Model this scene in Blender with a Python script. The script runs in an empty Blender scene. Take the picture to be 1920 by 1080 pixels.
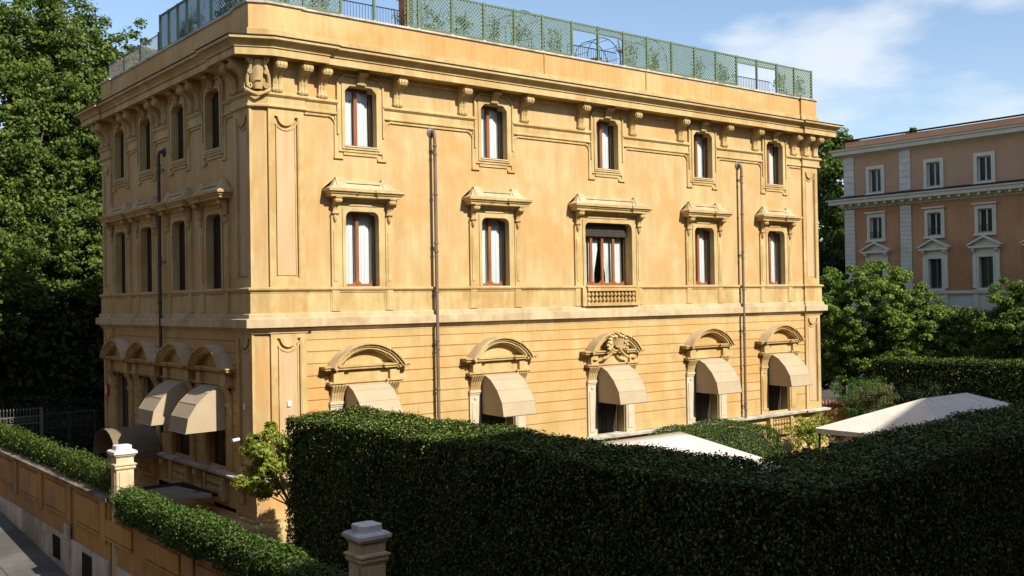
import bpy, bmesh, math, random
import numpy as np
from mathutils import Vector, Matrix
random.seed(7); RNG = np.random.default_rng(11)
SC = bpy.context.scene; COL = SC.collection
# ------------------------------------------------------------------ camera, sky, sun, exposure
cam_d = bpy.data.cameras.new('camera'); cam = bpy.data.objects.new('camera', cam_d); COL.objects.link(cam)
CP = Vector((-15.2149, -33.5706, 8.3914)); CF = Vector((.6206, .7841, .0119)); CR = Vector((.7841, -.6204, -.0159)); CU = Vector((.0051, -.0192, .9998))
CR = (CR - CF*CR.dot(CF)/CF.dot(CF)).normalized(); CF.normalize(); CU = CR.cross(CF)
M = Matrix((CR, CU, -CF)).transposed().to_4x4(); M.translation = CP; cam.matrix_world = M
cam_d.sensor_width = 36; cam_d.lens = 36*1930.32/1920; cam_d.clip_end = 2000; cam_d.clip_start = .1
SC.camera = cam
SUN = Vector((.15, -.99, .79)).normalized()
sl = bpy.data.lights.new('sun', 'SUN'); sl.energy = 5.0; sl.angle = math.radians(.5); sl.color = (1, .93, .82)
so = bpy.data.objects.new('sun', sl); so.rotation_euler = (-SUN).to_track_quat('-Z', 'Y').to_euler(); so.location = (0, -40, 60); COL.objects.link(so)
W = bpy.data.worlds.new('World'); SC.world = W; W.use_nodes = True
wn = W.node_tree.nodes; wl = W.node_tree.links; wn.clear()
def N(t, **k):
    n = wn.new(t)
    for a, b in k.items(): setattr(n, a, b)
    return n
sky = N('ShaderNodeTexSky', sky_type='NISHITA', sun_disc=False); sky.sun_elevation = math.asin(SUN.z); sky.sun_rotation = math.atan2(SUN.x, SUN.y)
sky.altitude = 50; sky.air_density = 1.0; sky.dust_density = .5; sky.ozone_density = 1.2
tc = N('ShaderNodeTexCoord'); mp = N('ShaderNodeMapping'); mp.inputs['Scale'].default_value = (1.6, 1.6, 4.2); mp.inputs['Location'].default_value = (3.1, .4, 1.76)
nz = N('ShaderNodeTexNoise'); nz.inputs['Scale'].default_value = 2.6; nz.inputs['Detail'].default_value = 9; nz.inputs['Roughness'].default_value = .50
rp = N('ShaderNodeValToRGB'); rp.color_ramp.elements[0].position = .535; rp.color_ramp.elements[1].position = .67
rp.color_ramp.elements[0].color = (0, 0, 0, 1); rp.color_ramp.elements[1].color = (.66, .66, .66, 1)
mx = N('ShaderNodeMixRGB'); mx.inputs[2].default_value = (5.6, 5.75, 5.95, 1)
bg = N('ShaderNodeBackground'); bg.inputs['Strength'].default_value = .115
out = N('ShaderNodeOutputWorld')
wl.new(tc.outputs['Generated'], mp.inputs[0]); wl.new(mp.outputs[0], nz.inputs[0]); wl.new(nz.outputs['Fac'], rp.inputs[0])
wl.new(rp.outputs[0], mx.inputs[0]); wl.new(sky.outputs[0], mx.inputs[1]); wl.new(mx.outputs[0], bg.inputs[0]); wl.new(bg.outputs[0], out.inputs[0])
SC.view_settings.view_transform = 'Standard'; SC.view_settings.look = 'None'; SC.view_settings.gamma = 1; SC.view_settings.exposure = .65
SC.view_settings.use_curve_mapping = False
SC.cycles.max_bounces = 6; SC.cycles.diffuse_bounces = 3; SC.cycles.glossy_bounces = 3; SC.cycles.transparent_max_bounces = 12
SC.cycles.caustics_reflective = False; SC.cycles.caustics_refractive = False
PI = math.pi
# ------------------------------------------------------------------ materials
def mat(name, c, c2=None, scale=1.0, rough=.85, bump=0, stretch=1.0, c3=None, metal=0, detail=5, lo=.35, hi=.65, bscale=30, spec=.3, streak=0):
    m = bpy.data.materials.new(name); m.use_nodes = True; t = m.node_tree; n = t.nodes; p = n['Principled BSDF']
    p.inputs['Roughness'].default_value = rough; p.inputs['Metallic'].default_value = metal; p.inputs['Specular IOR Level'].default_value = spec
    p.inputs['Base Color'].default_value = (*c, 1)
    g = n.new('ShaderNodeNewGeometry')
    if c2:
        mm = n.new('ShaderNodeMapping'); mm.inputs['Scale'].default_value = (scale, scale, scale*stretch)
        t.links.new(g.outputs['Position'], mm.inputs[0])
        z = n.new('ShaderNodeTexNoise'); z.inputs['Scale'].default_value = 1; z.inputs['Detail'].default_value = detail; z.inputs['Roughness'].default_value = .6
        t.links.new(mm.outputs[0], z.inputs[0])
        r = n.new('ShaderNodeValToRGB'); r.color_ramp.elements[0].position = lo; r.color_ramp.elements[1].position = hi
        r.color_ramp.elements[0].color = (*c, 1); r.color_ramp.elements[1].color = (*c2, 1)
        t.links.new(z.outputs['Fac'], r.inputs[0]); last = r.outputs[0]
        if c3:
            m2 = n.new('ShaderNodeMapping'); m2.inputs['Scale'].default_value = (scale*.31, scale*.31, scale*.31); m2.inputs['Location'].default_value = (7, 3, 5)
            t.links.new(g.outputs['Position'], m2.inputs[0])
            z2 = n.new('ShaderNodeTexNoise'); z2.inputs['Scale'].default_value = 1; z2.inputs['Detail'].default_value = 6; z2.inputs['Roughness'].default_value = .65
            t.links.new(m2.outputs[0], z2.inputs[0])
            r2 = n.new('ShaderNodeValToRGB'); r2.color_ramp.elements[0].position = .48; r2.color_ramp.elements[1].position = .60
            t.links.new(z2.outputs['Fac'], r2.inputs[0])
            x = n.new('ShaderNodeMixRGB'); x.inputs[2].default_value = (*c3, 1)
            t.links.new(r2.outputs[0], x.inputs[0]); t.links.new(last, x.inputs[1]); last = x.outputs[0]
        if streak:
            m4 = n.new('ShaderNodeMapping'); m4.inputs['Scale'].default_value = (5.5, 5.5, .42)
            t.links.new(g.outputs['Position'], m4.inputs[0]); z4 = n.new('ShaderNodeTexNoise'); z4.inputs['Scale'].default_value = 1; z4.inputs['Detail'].default_value = 7; z4.inputs['Roughness'].default_value = .7
            t.links.new(m4.outputs[0], z4.inputs[0]); r4 = n.new('ShaderNodeValToRGB'); r4.color_ramp.elements[0].position = .33; r4.color_ramp.elements[1].position = .62
            q = 1-streak; r4.color_ramp.elements[0].color = (q*.99, q*.97, q*.93, 1); r4.color_ramp.elements[1].color = (1.0, 1.0, 1.0, 1)
            t.links.new(z4.outputs['Fac'], r4.inputs[0]); x4 = n.new('ShaderNodeMixRGB'); x4.blend_type = 'MULTIPLY'; x4.inputs[0].default_value = 1
            t.links.new(last, x4.inputs[1]); t.links.new(r4.outputs[0], x4.inputs[2]); last = x4.outputs[0]
        t.links.new(last, p.inputs['Base Color'])
    if bump:
        b = n.new('ShaderNodeBump'); b.inputs['Strength'].default_value = bump; b.inputs['Distance'].default_value = .02
        z3 = n.new('ShaderNodeTexNoise'); z3.inputs['Scale'].default_value = bscale; z3.inputs['Detail'].default_value = 4
        t.links.new(g.outputs['Position'], z3.inputs[0]); t.links.new(z3.outputs['Fac'], b.inputs['Height']); t.links.new(b.outputs[0], p.inputs['Normal'])
    return m
def leafmat(name, cols, trans=.25, rough=.6, spec=.15):
    m = bpy.data.materials.new(name); m.use_nodes = True; t = m.node_tree; n = t.nodes; p = n['Principled BSDF']
    g = n.new('ShaderNodeNewGeometry'); r = n.new('ShaderNodeValToRGB'); e = r.color_ramp.elements
    e[0].color = (*cols[0], 1); e[1].color = (*cols[-1], 1)
    for i, c in enumerate(cols[1:-1]):
        k = e.new((i+1)/(len(cols)-1)); k.color = (*c, 1)
    t.links.new(g.outputs['Random Per Island'], r.inputs[0]); t.links.new(r.outputs[0], p.inputs['Base Color'])
    p.inputs['Roughness'].default_value = rough; p.inputs['Specular IOR Level'].default_value = spec
    tr = n.new('ShaderNodeBsdfTranslucent'); hs = n.new('ShaderNodeMixRGB'); hs.blend_type = 'MULTIPLY'; hs.inputs[0].default_value = 1; hs.inputs[2].default_value = (1.3, 1.5, .5, 1)
    t.links.new(r.outputs[0], hs.inputs[1]); t.links.new(hs.outputs[0], tr.inputs[0])
    mix = n.new('ShaderNodeMixShader'); mix.inputs[0].default_value = trans
    t.links.new(p.outputs[0], mix.inputs[1]); t.links.new(tr.outputs[0], mix.inputs[2]); t.links.new(mix.outputs[0], n['Material Output'].inputs[0])
    return m
def glass(name, tint=(.9, .95, .95)):
    m = bpy.data.materials.new(name); m.use_nodes = True; t = m.node_tree; n = t.nodes; n.remove(n['Principled BSDF'])
    a = n.new('ShaderNodeBsdfTransparent'); a.inputs[0].default_value = (*tint, 1); b = n.new('ShaderNodeBsdfGlossy'); b.inputs['Roughness'].default_value = .02
    f = n.new('ShaderNodeFresnel'); f.inputs[0].default_value = 1.5; x = n.new('ShaderNodeMixShader')
    t.links.new(f.outputs[0], x.inputs[0]); t.links.new(a.outputs[0], x.inputs[1]); t.links.new(b.outputs[0], x.inputs[2]); t.links.new(x.outputs[0], n['Material Output'].inputs[0])
    return m
MT = dict(
 wall=mat('ochre_stucco', (.43, .285, .122), (.53, .385, .19), 1.3, .9, .15, .3, (.495, .29, .113), detail=10, streak=.12),
 course=mat('ochre_course', (.42, .28, .108), (.525, .38, .175), 1.0, .9, .15, .6, (.485, .29, .105), detail=9, streak=.10),
 trim=mat('cream_trim', (.43, .305, .128), (.525, .40, .190), 1.7, .85, .12, .5, (.42, .274, .105), detail=9, streak=.16),
 hood=mat('pale_hood', (.46, .345, .195), (.54, .425, .275), 2.0, .85, .12, .6, (.40, .30, .165), detail=9, streak=.15),
 pink=mat('pink_panel', (.50, .36, .205), (.46, .315, .175), 1.5, .9, .10, .4, streak=.1),
 parapet=mat('parapet_stucco', (.52, .315, .125), (.46, .265, .095), 1.1, .9, .10, .6, (.53, .36, .16), detail=9, streak=.16),
 stone=mat('pale_stone', (.58, .54, .47), (.46, .42, .36), 3, .8, .15, 1, (.34, .31, .26), streak=.12),
 marble=mat('marble_jamb', (.53, .455, .33), (.45, .38, .26), 3, .7, .05),
 joint_and_shade=mat('joint_and_shade', (.34, .19, .07), (.40, .23, .09), 2),  # dark joint ochre, also used as painted shade behind the balusters
 dark=mat('interior_dark', (.03, .028, .025)),
 wood=mat('brown_wood', (.20, .065, .02), (.27, .095, .03), 4, .5, 0, .2),
 darkwood=mat('dark_wood', (.035, .028, .022), (.05, .04, .03), 5, .6, 0, .2),
 curtain=mat('white_curtain', (.82, .82, .81), (.76, .77, .77), 3, .9, 0, .3),
 lead=mat('lead_sheet', (.012, .011, .010), (.028, .025, .022), 2, .9, .2),
 pipe=mat('pipe_paint', (.12, .085, .065), (.17, .13, .10), 6, .5, 0, .2),
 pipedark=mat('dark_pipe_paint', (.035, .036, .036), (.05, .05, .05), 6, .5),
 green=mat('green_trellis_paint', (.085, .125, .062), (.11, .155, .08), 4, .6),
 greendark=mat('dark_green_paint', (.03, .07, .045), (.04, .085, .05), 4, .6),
 iron=mat('dark_iron', (.02, .022, .025), (.03, .03, .033), 6, .5, metal=0),
 greyiron=mat('grey_iron', (.09, .085, .085), (.13, .125, .125), 6, .5),
 canvas=mat('tan_canvas', (.36, .285, .185), (.40, .32, .21), 1.5, .95, .06, 1, bscale=120),
 olivecanvas=mat('olive_canvas', (.16, .125, .075), (.185, .145, .09), 1.5, .95),
 whitecanvas=mat('white_canvas', (.70, .65, .57), (.63, .58, .50), .9, .95, .35, 1, bscale=3.5, streak=.06),
 darkcanvas=mat('dark_canvas', (.005, .0045, .004), (.009, .008, .007), 1.2, .95),
 bwall=mat('boundary_stucco', (.50, .295, .095), (.40, .225, .07), .9, .95, .25, .6, (.30, .19, .09), detail=9, streak=.22),
 bplinth=mat('chalky_plinth', (.62, .60, .55), (.50, .48, .43), 1.2, .95, .2, .5, (.34, .31, .25), detail=9, streak=.3),
 coping=mat('weathered_coping', (.26, .20, .13), (.16, .13, .09), 3, .95, .3, 1, (.10, .08, .06)),
 pillar=mat('pillar_stucco', (.56, .43, .25), (.62, .50, .32), 2, .9, .15, .4, (.44, .33, .19), detail=9, streak=.3)
 , capstone=mat('cap_stone', (.70, .68, .63), (.58, .56, .52), 3, .85, .15, 1, (.42, .41, .38)),
 asphalt=mat('asphalt', (.105, .10, .088), (.135, .128, .112), 1.1, .95, .3, 1, (.08, .077, .068)),
 soil=mat('garden_soil', (.05, .04, .028), (.08, .065, .045), 1, 1, .4),
 lawn=mat('lawn', (.035, .055, .015), (.05, .075, .02), 3, 1, .5),
 brick_red=mat('terracotta', (.36, .15, .08), (.45, .22, .13), 4, .9),
 pwall=mat('salmon_stucco', (.47, .24, .12), (.42, .205, .10), .9, .95, .1, .5, (.52, .28, .145), detail=9, streak=.15),
 pwall2=mat('pale_salmon_stucco', (.50, .31, .19), (.46, .275, .165), .7, .95, .1, .5),
 ptrim=mat('ivory_trim', (.68, .635, .52), (.60, .555, .45), 1.5, .85, .08, 1),
 pquoin=mat('ivory_quoin', (.64, .61, .52), (.55, .525, .45), 1.0, .85, .08, 1),
 shutterglass=mat('dark_glass', (.015, .03, .03), (.03, .05, .05), 1.5, .12, spec=.6),
 paleblock=mat('pale_block', (.62, .50, .42), (.55, .42, .34), .5),
 bark=mat('plane_bark', (.16, .135, .10), (.10, .085, .065), 2.5, .95, .3, .4),
 twig=mat('dark_twig', (.012, .013, .007), (.02, .018, .01), 6, 1),
 white=mat('white_enamel', (.7, .7, .7), rough=.4), red=mat('red_enamel', (.5, .03, .03), rough=.4),
 carpaint=mat('dark_blue_car_paint', (.012, .015, .022), rough=.2, spec=.6), rubber=mat('rubber', (.015, .015, .015)),
 chrome=mat('wheel_metal', (.4, .4, .4), rough=.3, metal=1),
 cameraside=mat('rear_facade_stucco', (.40, .23, .10), (.46, .28, .13), .5, .95),
 plane_leaf=leafmat('plane_leaf', [(.035, .07, .012), (.08, .125, .022), (.16, .195, .038)], .3),
 plane_leaf2=leafmat('plane_leaf_yellow', [(.045, .08, .012), (.09, .135, .022), (.16, .19, .036)], .3),
 laurel=leafmat('laurel_leaf', [(.004, .015, .004), (.018, .046, .009), (.085, .125, .025), (.26, .265, .07)], .05, .6, .05),
 ivy=leafmat('ivy_leaf', [(.018, .042, .007), (.055, .105, .016), (.12, .165, .035)], .15, .55, .2),
 privet=leafmat('privet_leaf', [(.03, .06, .009), (.065, .105, .016), (.12, .155, .03)], .22),
 citrus=leafmat('citrus_leaf', [(.09, .13, .012), (.20, .24, .025), (.34, .35, .05)], .3, .5, .25),
 acacia=leafmat('acacia_leaf', [(.045, .10, .016), (.11, .18, .03), (.22, .27, .05)], .3),
 vine=leafmat('vine_leaf', [(.05, .08, .02), (.09, .12, .025), (.22, .13, .03)], .3),
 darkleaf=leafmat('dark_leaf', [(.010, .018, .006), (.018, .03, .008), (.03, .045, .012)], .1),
 moundleaf=leafmat('mound_leaf', [(.04, .10, .015), (.055, .13, .02), (.08, .16, .03)], .2),
 olive=leafmat('olive_leaf', [(.07, .085, .03), (.11, .12, .045), (.17, .17, .07)], .2),
 petal=mat('white_petal', (.75, .70, .66)), pinkpetal=mat('pink_petal', (.6, .3, .25)),
 pane=glass('window_pane'))
# ------------------------------------------------------------------ mesh helpers
class MB:
    def __init__(s): s.v = []; s.f = []; s.m = []; s.cur = 0
    def add(s, vs, fs):
        o = len(s.v); s.v += [tuple(q) for q in vs]; s.f += [tuple(i+o for i in q) for q in fs]; s.m += [s.cur]*len(fs); return s
    def box(s, x0, x1, y0, y1, z0, z1):
        v = [(x, y, z) for z in (z0, z1) for y in (y0, y1) for x in (x0, x1)]
        return s.add(v, [(0, 2, 3, 1), (4, 5, 7, 6), (0, 1, 5, 4), (2, 6, 7, 3), (0, 4, 6, 2), (1, 3, 7, 5)])
    def bx(s, u0, u1, v0, v1, z0, z1): return s.box(u0, u1, -v1, -v0, z0, z1)     # facade coordinates: v = outwards
    def prism(s, poly, a0, a1, axis='y'):
        n = len(poly)
        def P(p, a): return {'y': (p[0], a, p[1]), 'x': (a, p[0], p[1]), 'z': (p[0], p[1], a)}[axis]
        v = [P(p, a0) for p in poly] + [P(p, a1) for p in poly]
        f = [tuple(range(n)), tuple(range(2*n-1, n-1, -1))] + [(i, (i+1) % n, n+(i+1) % n, n+i) for i in range(n)]
        return s.add(v, f)
    def tube(s, pts, r, n=8, r2=None, cap=True):
        pts = [Vector(p) for p in pts]; v = []; k = len(pts)
        a = None
        for i, p in enumerate(pts):
            d = (pts[min(i+1, k-1)] - pts[max(i-1, 0)]).normalized()
            if a is None: a = d.orthogonal().normalized()
            else:
                a = a - d*a.dot(d); a = a.normalized() if a.length > 1e-6 else d.orthogonal().normalized()
            b = d.cross(a); rr = r if r2 is None else r + (r2-r)*i/(k-1)
            v += [p + (a*math.cos(2*PI*j/n) + b*math.sin(2*PI*j/n))*rr for j in range(n)]
        f = [(i*n+j, i*n+(j+1) % n, (i+1)*n+(j+1) % n, (i+1)*n+j) for i in range(k-1) for j in range(n)]
        if cap: f += [tuple(range(n)), tuple(range((k-1)*n, k*n))]
        return s.add(v, f)
    def lathe(s, prof, c=(0, 0, 0), n=10):
        v = [(c[0]+r*math.cos(2*PI*j/n), c[1]+r*math.sin(2*PI*j/n), c[2]+z) for r, z in prof for j in range(n)]; k = len(prof)
        f = [(i*n+j, i*n+(j+1) % n, (i+1)*n+(j+1) % n, (i+1)*n+j) for i in range(k-1) for j in range(n)] + [tuple(range(n)), tuple(range((k-1)*n, k*n))]
        return s.add(v, f)
    def sweep(s, path, prof, closed=False):
        n = len(path); rows = []
        def en(i, j):
            d = Vector(path[j]) - Vector(path[i]); d.normalize(); return Vector((-d.y, d.x))
        for i in range(n):
            if closed or 0 < i < n-1: n1 = en((i-1) % n, i); n2 = en(i, (i+1) % n)
            elif i == 0: n1 = n2 = en(0, 1)
            else: n1 = n2 = en(n-2, n-1)
            o = (n1+n2)/(1+n1.dot(n2)); rows.append([(path[i][0]+o.x*e, path[i][1]+o.y*e, z) for e, z in prof])
        k = len(prof); v = [p for r in rows for p in r]; f = []
        for i in range(n if closed else n-1):
            j = (i+1) % n
            f += [(i*k+a, j*k+a, j*k+a+1, i*k+a+1) for a in range(k-1)]
        if not closed: f += [tuple(range(k)), tuple(range((n-1)*k, n*k))]
        return s.add(v, f)
    def xform(s, mtx, start=0):
        s.v[start:] = [tuple(mtx @ Vector(q)) for q in s.v[start:]]; return s
    def mesh(s, name, mats, smooth=False, recalc=True):
        me = bpy.data.meshes.new(name); me.from_pydata(s.v, [], s.f)
        if not isinstance(mats, (list, tuple)): mats = [mats]
        for q in mats: me.materials.append(MT[q] if isinstance(q, str) else q)
        if len(mats) > 1: me.polygons.foreach_set('material_index', s.m)
        if recalc:
            b = bmesh.new(); b.from_mesh(me); bmesh.ops.recalc_face_normals(b, faces=b.faces); b.to_mesh(me); b.free()
        if smooth:
            me.polygons.foreach_set('use_smooth', [True]*len(me.polygons))
            try: me.set_sharp_from_angle(angle=math.radians(38))
            except Exception: pass
        me.update(); return me
    def build(s, name, mats, parent=None, loc=(0, 0, 0), rz=0, smooth=False, recalc=True):
        return link(name, s.mesh(name, mats, smooth, recalc), parent, loc, rz)
def link(name, me, parent=None, loc=(0, 0, 0), rz=0):
    o = bpy.data.objects.new(name, me); COL.objects.link(o); o.parent = parent; o.location = loc; o.rotation_euler = (0, 0, rz); return o
def thing(name, label, cat, loc=(0, 0, 0), rz=0, group=None):
    return tag(link(name, None, None, loc, rz), label, cat, group)
def tag(o, label, cat, group=None):
    o['label'] = label; o['category'] = cat
    if group: o['group'] = group
    return o
def struct(o, kind='structure'): o['kind'] = kind; return o
def arc(cx, cz, r, a0, a1, n):
    return [(cx + r*math.cos(math.radians(a0+(a1-a0)*i/n)), cz + r*math.sin(math.radians(a0+(a1-a0)*i/n))) for i in range(n+1)]
# leaves: numpy built folded lozenges, one island each
def leaves(pts, nrm, size, jitter=.6, aspect=.55, up=0.0):
    n = len(pts); nr = nrm + RNG.normal(0, jitter, (n, 3)); nr[:, 2] += up; nr /= np.linalg.norm(nr, axis=1)[:, None] + 1e-9
    t = RNG.normal(0, 1, (n, 3)); t -= nr*(t*nr).sum(1)[:, None]; t /= np.linalg.norm(t, axis=1)[:, None] + 1e-9
    b = np.cross(nr, t); s = (size*RNG.uniform(.6, 1.3, n))[:, None]
    v = np.empty((n, 4, 3)); v[:, 0] = pts - t*s*.5; v[:, 2] = pts + t*s*.5
    fold = nr*s*.12
    v[:, 1] = pts + b*s*aspect*.5 + fold; v[:, 3] = pts - b*s*aspect*.5 + fold
    return v.reshape(-1, 3)
def leaf_mesh(name, vs, material, extra=None, extra_mats=()):
    n = len(vs)//4; me = bpy.data.meshes.new(name); ev = [] if extra is None else extra.v; ef = [] if extra is None else extra.f
    nv = len(vs)+len(ev); me.vertices.add(nv); co = np.concatenate([vs.reshape(-1), np.array(ev, float).reshape(-1)]) if len(ev) else vs.reshape(-1)
    me.vertices.foreach_set('co', co)
    lv = np.arange(4*n); starts = np.arange(n)*4; tot = np.full(n, 4); mi = np.zeros(n, int)
    if ef:
        el = np.concatenate([np.array(f) for f in ef])+4*n; ets = np.array([len(f) for f in ef]); est = 4*n+np.concatenate([[0], np.cumsum(ets)[:-1]])
        lv = np.concatenate([lv, el]); starts = np.concatenate([starts, est]); mi = np.concatenate([mi, np.array(extra.m)+1])
    me.loops.add(len(lv)); me.loops.foreach_set('vertex_index', lv); me.polygons.add(len(starts)); me.polygons.foreach_set('loop_start', starts)
    me.materials.append(MT[material])
    for q in extra_mats: me.materials.append(MT[q])
    me.polygons.foreach_set('material_index', mi); me.update(calc_edges=True); me.validate(); return me
def blob_points(n, c, r, clumps, cr, shell=.55, flat=1.0):
    """leaf positions in clumps scattered through an uneven ellipsoid"""
    d = RNG.normal(0, 1, (clumps, 3)); d /= np.linalg.norm(d, axis=1)[:, None]
    rad = (shell + (1-shell)*RNG.random(clumps))*RNG.uniform(.82, 1.08, clumps)
    cc = d*rad[:, None]*np.array(r)
    k = RNG.integers(0, clumps, n); off = RNG.normal(0, 1, (n, 3)); off /= np.linalg.norm(off, axis=1)[:, None]
    rr = (RNG.random(n)**.45)[:, None]*cr*RNG.uniform(.6, 1.3, clumps)[k][:, None]
    p = cc[k] + off*rr*np.array([1, 1, flat]); nn = off*.8 + d[k]*.6
    return p+np.array(c), nn
# ================================================================== SETTING: ground
def sheet(name, x0, x1, y0, y1, z, m): 
    b = MB(); b.add([(x0, y0, z), (x1, y0, z), (x1, y1, z), (x0, y1, z)], [(0, 1, 2, 3)]); return struct(b.build(name, m, recalc=False))
sheet('ground', -600, 600, -600, 600, -1.9, 'soil')
b = MB(); b.box(-5.9, 54, -36.2, 27, -1.8, 0); struct(b.build('garden_ground', 'soil'))
b = MB(); b.box(4, 45, -17, -1, .0, .03); struct(b.build('lawn', 'lawn'))
b = MB(); ys = [-36, -20, -4, 12, 28, 60]
def street_z(y): return .16+.068*min(y, 30) if y < 30 else 2.2
for y0, y1 in zip(ys[:-1], ys[1:]):
    b.add([(-40, y0, street_z(y0)), (-6.2, y0, street_z(y0)), (-6.2, y1, street_z(y1)), (-40, y1, street_z(y1))], [(0, 1, 2, 3)])
road = struct(b.build('road', 'asphalt', recalc=False))
# flagstones set in the street beside the wall
b = MB(); y = -20.0
slab = MB(); slab.box(-.62, .62, -.92, .92, 0, .012); sm_ = slab.mesh('paving_slab', 'asphalt')
for k in range(16):
    for j in range(3):
        yy = -14 + k*1.87; o = link('paving_slab', sm_, road, (-7.2-j*1.27, yy, street_z(yy)+.006+.004*((k*7+j*3) % 3)))
        o.rotation_euler = (math.atan(.068), 0, 0)
# ================================================================== PALAZZO
PZ = thing('palazzo', 'large ochre stucco palazzo with corbelled cornice and green trellis on its roof', 'building')
PATH = [(32.65, 16.9), (32.65, -.1), (31.25, -.1), (31.25, 0), (1.87, 0), (1.87, -.1), (.5, -.1), (-.1, .15), (-.1, 1.5), (0, 1.5), (0, 15.5), (-.1, 15.5), (-.1, 16.9)]
FC = [4.23, 10.48, 16.88, 23.3, 28.9]          # front window axes
LC = [3.45, 7.0, 10.8, 14.25]                  # side window axes
def sw(name, prof, m, path=PATH, parent=PZ): b = MB(); b.sweep(path, prof, closed=True); return b.build(name, m, parent)
# --- wall surfaces with openings
def wall_grid(mb, u0, u1, z0, z1, ops, toworld):
    us = sorted({u0, u1, *[o[0] for o in ops], *[o[1] for o in ops]}); zs = sorted({z0, z1, *[o[2] for o in ops], *[o[3] for o in ops]})
    for a, c in zip(us[:-1], us[1:]):
        for e, g in zip(zs[:-1], zs[1:]):
            um, zm = (a+c)/2, (e+g)/2
            if any(o[0] < um < o[1] and o[2] < zm < o[3] for o in ops): continue
            mb.add([toworld(a, e), toworld(c, e), toworld(c, g), toworld(a, g)], [(0, 1, 2, 3)])
ops = []
for i, c in enumerate(FC):
    w = 1.5 if i == 2 else .78
    ops += [(c-.75, c+.75, 14.1, 16.55), (c-w, c+w, 8.9, 11.9), (c-.92, c+.92, 2.3 if i < 4 else 2.45, 5.4)]
b = MB(); wall_grid(b, .42, 32.55, -.2, 17.1, ops, lambda u, z: (u, 0, z))
lops = []
for c in LC: lops += [(c-.75, c+.75, 14.1, 16.55), (c-.78, c+.78, 8.9, 11.9), (c-.8, c+.8, 2.45, 5.4)]
lops += [(1.9, 3.9, .15, 1.0), (8.6, 9.8, .2, 1.1)]
wall_grid(b, .17, 16.8, -1.5, 17.1, lops, lambda u, z: (0, u, z))
b.add([(0, .17, -.2), (.42, 0, -.2), (.42, 0, 17.1), (0, .17, 17.1)], [(0, 1, 2, 3)])
b.add([(32.55, 0, -.2), (32.55, 16.8, -.2), (32.55, 16.8, 17.1), (32.55, 0, 17.1)], [(0, 1, 2, 3)])
b.add([(0, 16.8, -1.5), (32.55, 16.8, -1.5), (32.55, 16.8, 17.1), (0, 16.8, 17.1)], [(0, 1, 2, 3)])
b.build('wall', 'wall', PZ, recalc=False)
b = MB(); b.box(1.1, 31.4, 1.1, 15.7, -.1, 18.4); b.build('interior_core', 'dark', PZ)
b = MB(); b.box(.3, 32.3, .3, 16.5, 18.45, 18.55); b.build('terrace_floor', 'brick_red', PZ)
# --- horizontal mouldings
sw('cornice', [(0, 16.80), (.07, 16.84), (.09, 16.98), (.30, 17.0), (.60, 17.0), (.60, 16.96), (.70, 16.96), (.70, 17.19), (.66, 17.195), (.66, 17.215), (.735, 17.23), (.735, 17.265), (.71, 17.27), (.74, 17.34), (.82, 17.41), (.86, 17.445), (.95, 17.455), (.97, 17.47), (.97, 17.57), (.2, 17.66), (0, 17.66)], 'trim')
fl = MB(); fl.sweep(PATH, [(.93, 17.585), (.995, 17.56), (1.0, 17.60), (.1, 17.72)], closed=True)
fl.build('lead_flashing', 'lead', PZ)
sw('parapet_base', [(0, 17.62), (.05, 17.62), (.05, 18.04), (.0, 18.07), (-.3, 18.07)], 'trim')
sw('parapet', [(-.02, 18.0), (-.02, 18.96), (-.32, 18.96), (-.32, 18.0)], 'parapet')
sw('coping', [(-.02, 18.93), (.05, 18.96), (.06, 19.03), (-.36, 19.04), (-.36, 18.95)], 'stone')
for x, w in ((13.3, .06), (19.5, .06)):
    b = MB(); b.bx(x, x+.07, -.02, .012, 18.075, 18.92); b.build('parapet_joint', 'joint_and_shade', PZ)
for x, w in ((15.3, 1.9), (20.6, 2.2)): pass
AP = [(0, 15.27), (.03, 15.28), (.09, 15.32), (.09, 15.38), (.05, 15.42), (.05, 15.66), (.07, 15.67), (.14, 15.74), (.14, 15.80), (.06, 15.86), (0, 15.87)]
fx = [q for c in FC[::-1] for q in (c+.96, c-.96)]; ly = [q for c in LC for q in (c-.96, c+.96)]
runs = [[(32.65, 16.9), (32.65, -.1), (31.25, -.1), (31.25, 0), (fx[0], 0)]] + [[(fx[k], 0), (fx[k+1], 0)] for k in range(1, 9, 2)]
runs += [[(fx[9], 0), (1.87, 0), (1.87, -.1), (.5, -.1), (-.1, .15), (-.1, 1.5), (0, 1.5), (0, ly[0])]] + [[(0, ly[k]), (0, ly[k+1])] for k in range(1, 7, 2)] + [[(0, ly[7]), (0, 15.5), (-.1, 15.5), (-.1, 16.9)]]
for r_ in runs: b = MB(); b.sweep(r_, AP); b.build('architrave', 'trim', PZ)
sw('sill_course', [(0, 8.76), (.04, 8.78), (.04, 8.82), (.10, 8.86), (.13, 8.90), (.13, 8.95), (.05, 8.98), (0, 8.985)], 'trim')
sw('pedestal_course', [(0, 8.02), (.05, 8.02), (.05, 8.765), (0, 8.765)], 'trim')
sw('string_course', [(0, 7.34), (.04, 7.36), (.04, 7.42), (.14, 7.50), (.16, 7.56), (.26, 7.57), (.26, 7.86), (.13, 7.90), (.13, 8.03), (.09, 8.06), (0, 8.07)], 'hood')
sw('base_ledge', [(0, 2.08), (.14, 2.10), (.17, 2.15), (.30, 2.19), (.32, 2.29), (.1, 2.33), (0, 2.33)], 'stone')
b = MB()
sw('base_plinth', [(0, -1.5), (.2, -1.5), (.2, .62), (.16, .70), (.10, .74), (.10, .86), (0, .87)], 'trim')
fx2 = [1.88] + [q for c in FC for q in (c-1.38, c+1.38)] + [31.24]; ly2 = [1.51] + [q for c in LC for q in (c-1.38, c+1.38)] + [15.49]
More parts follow.
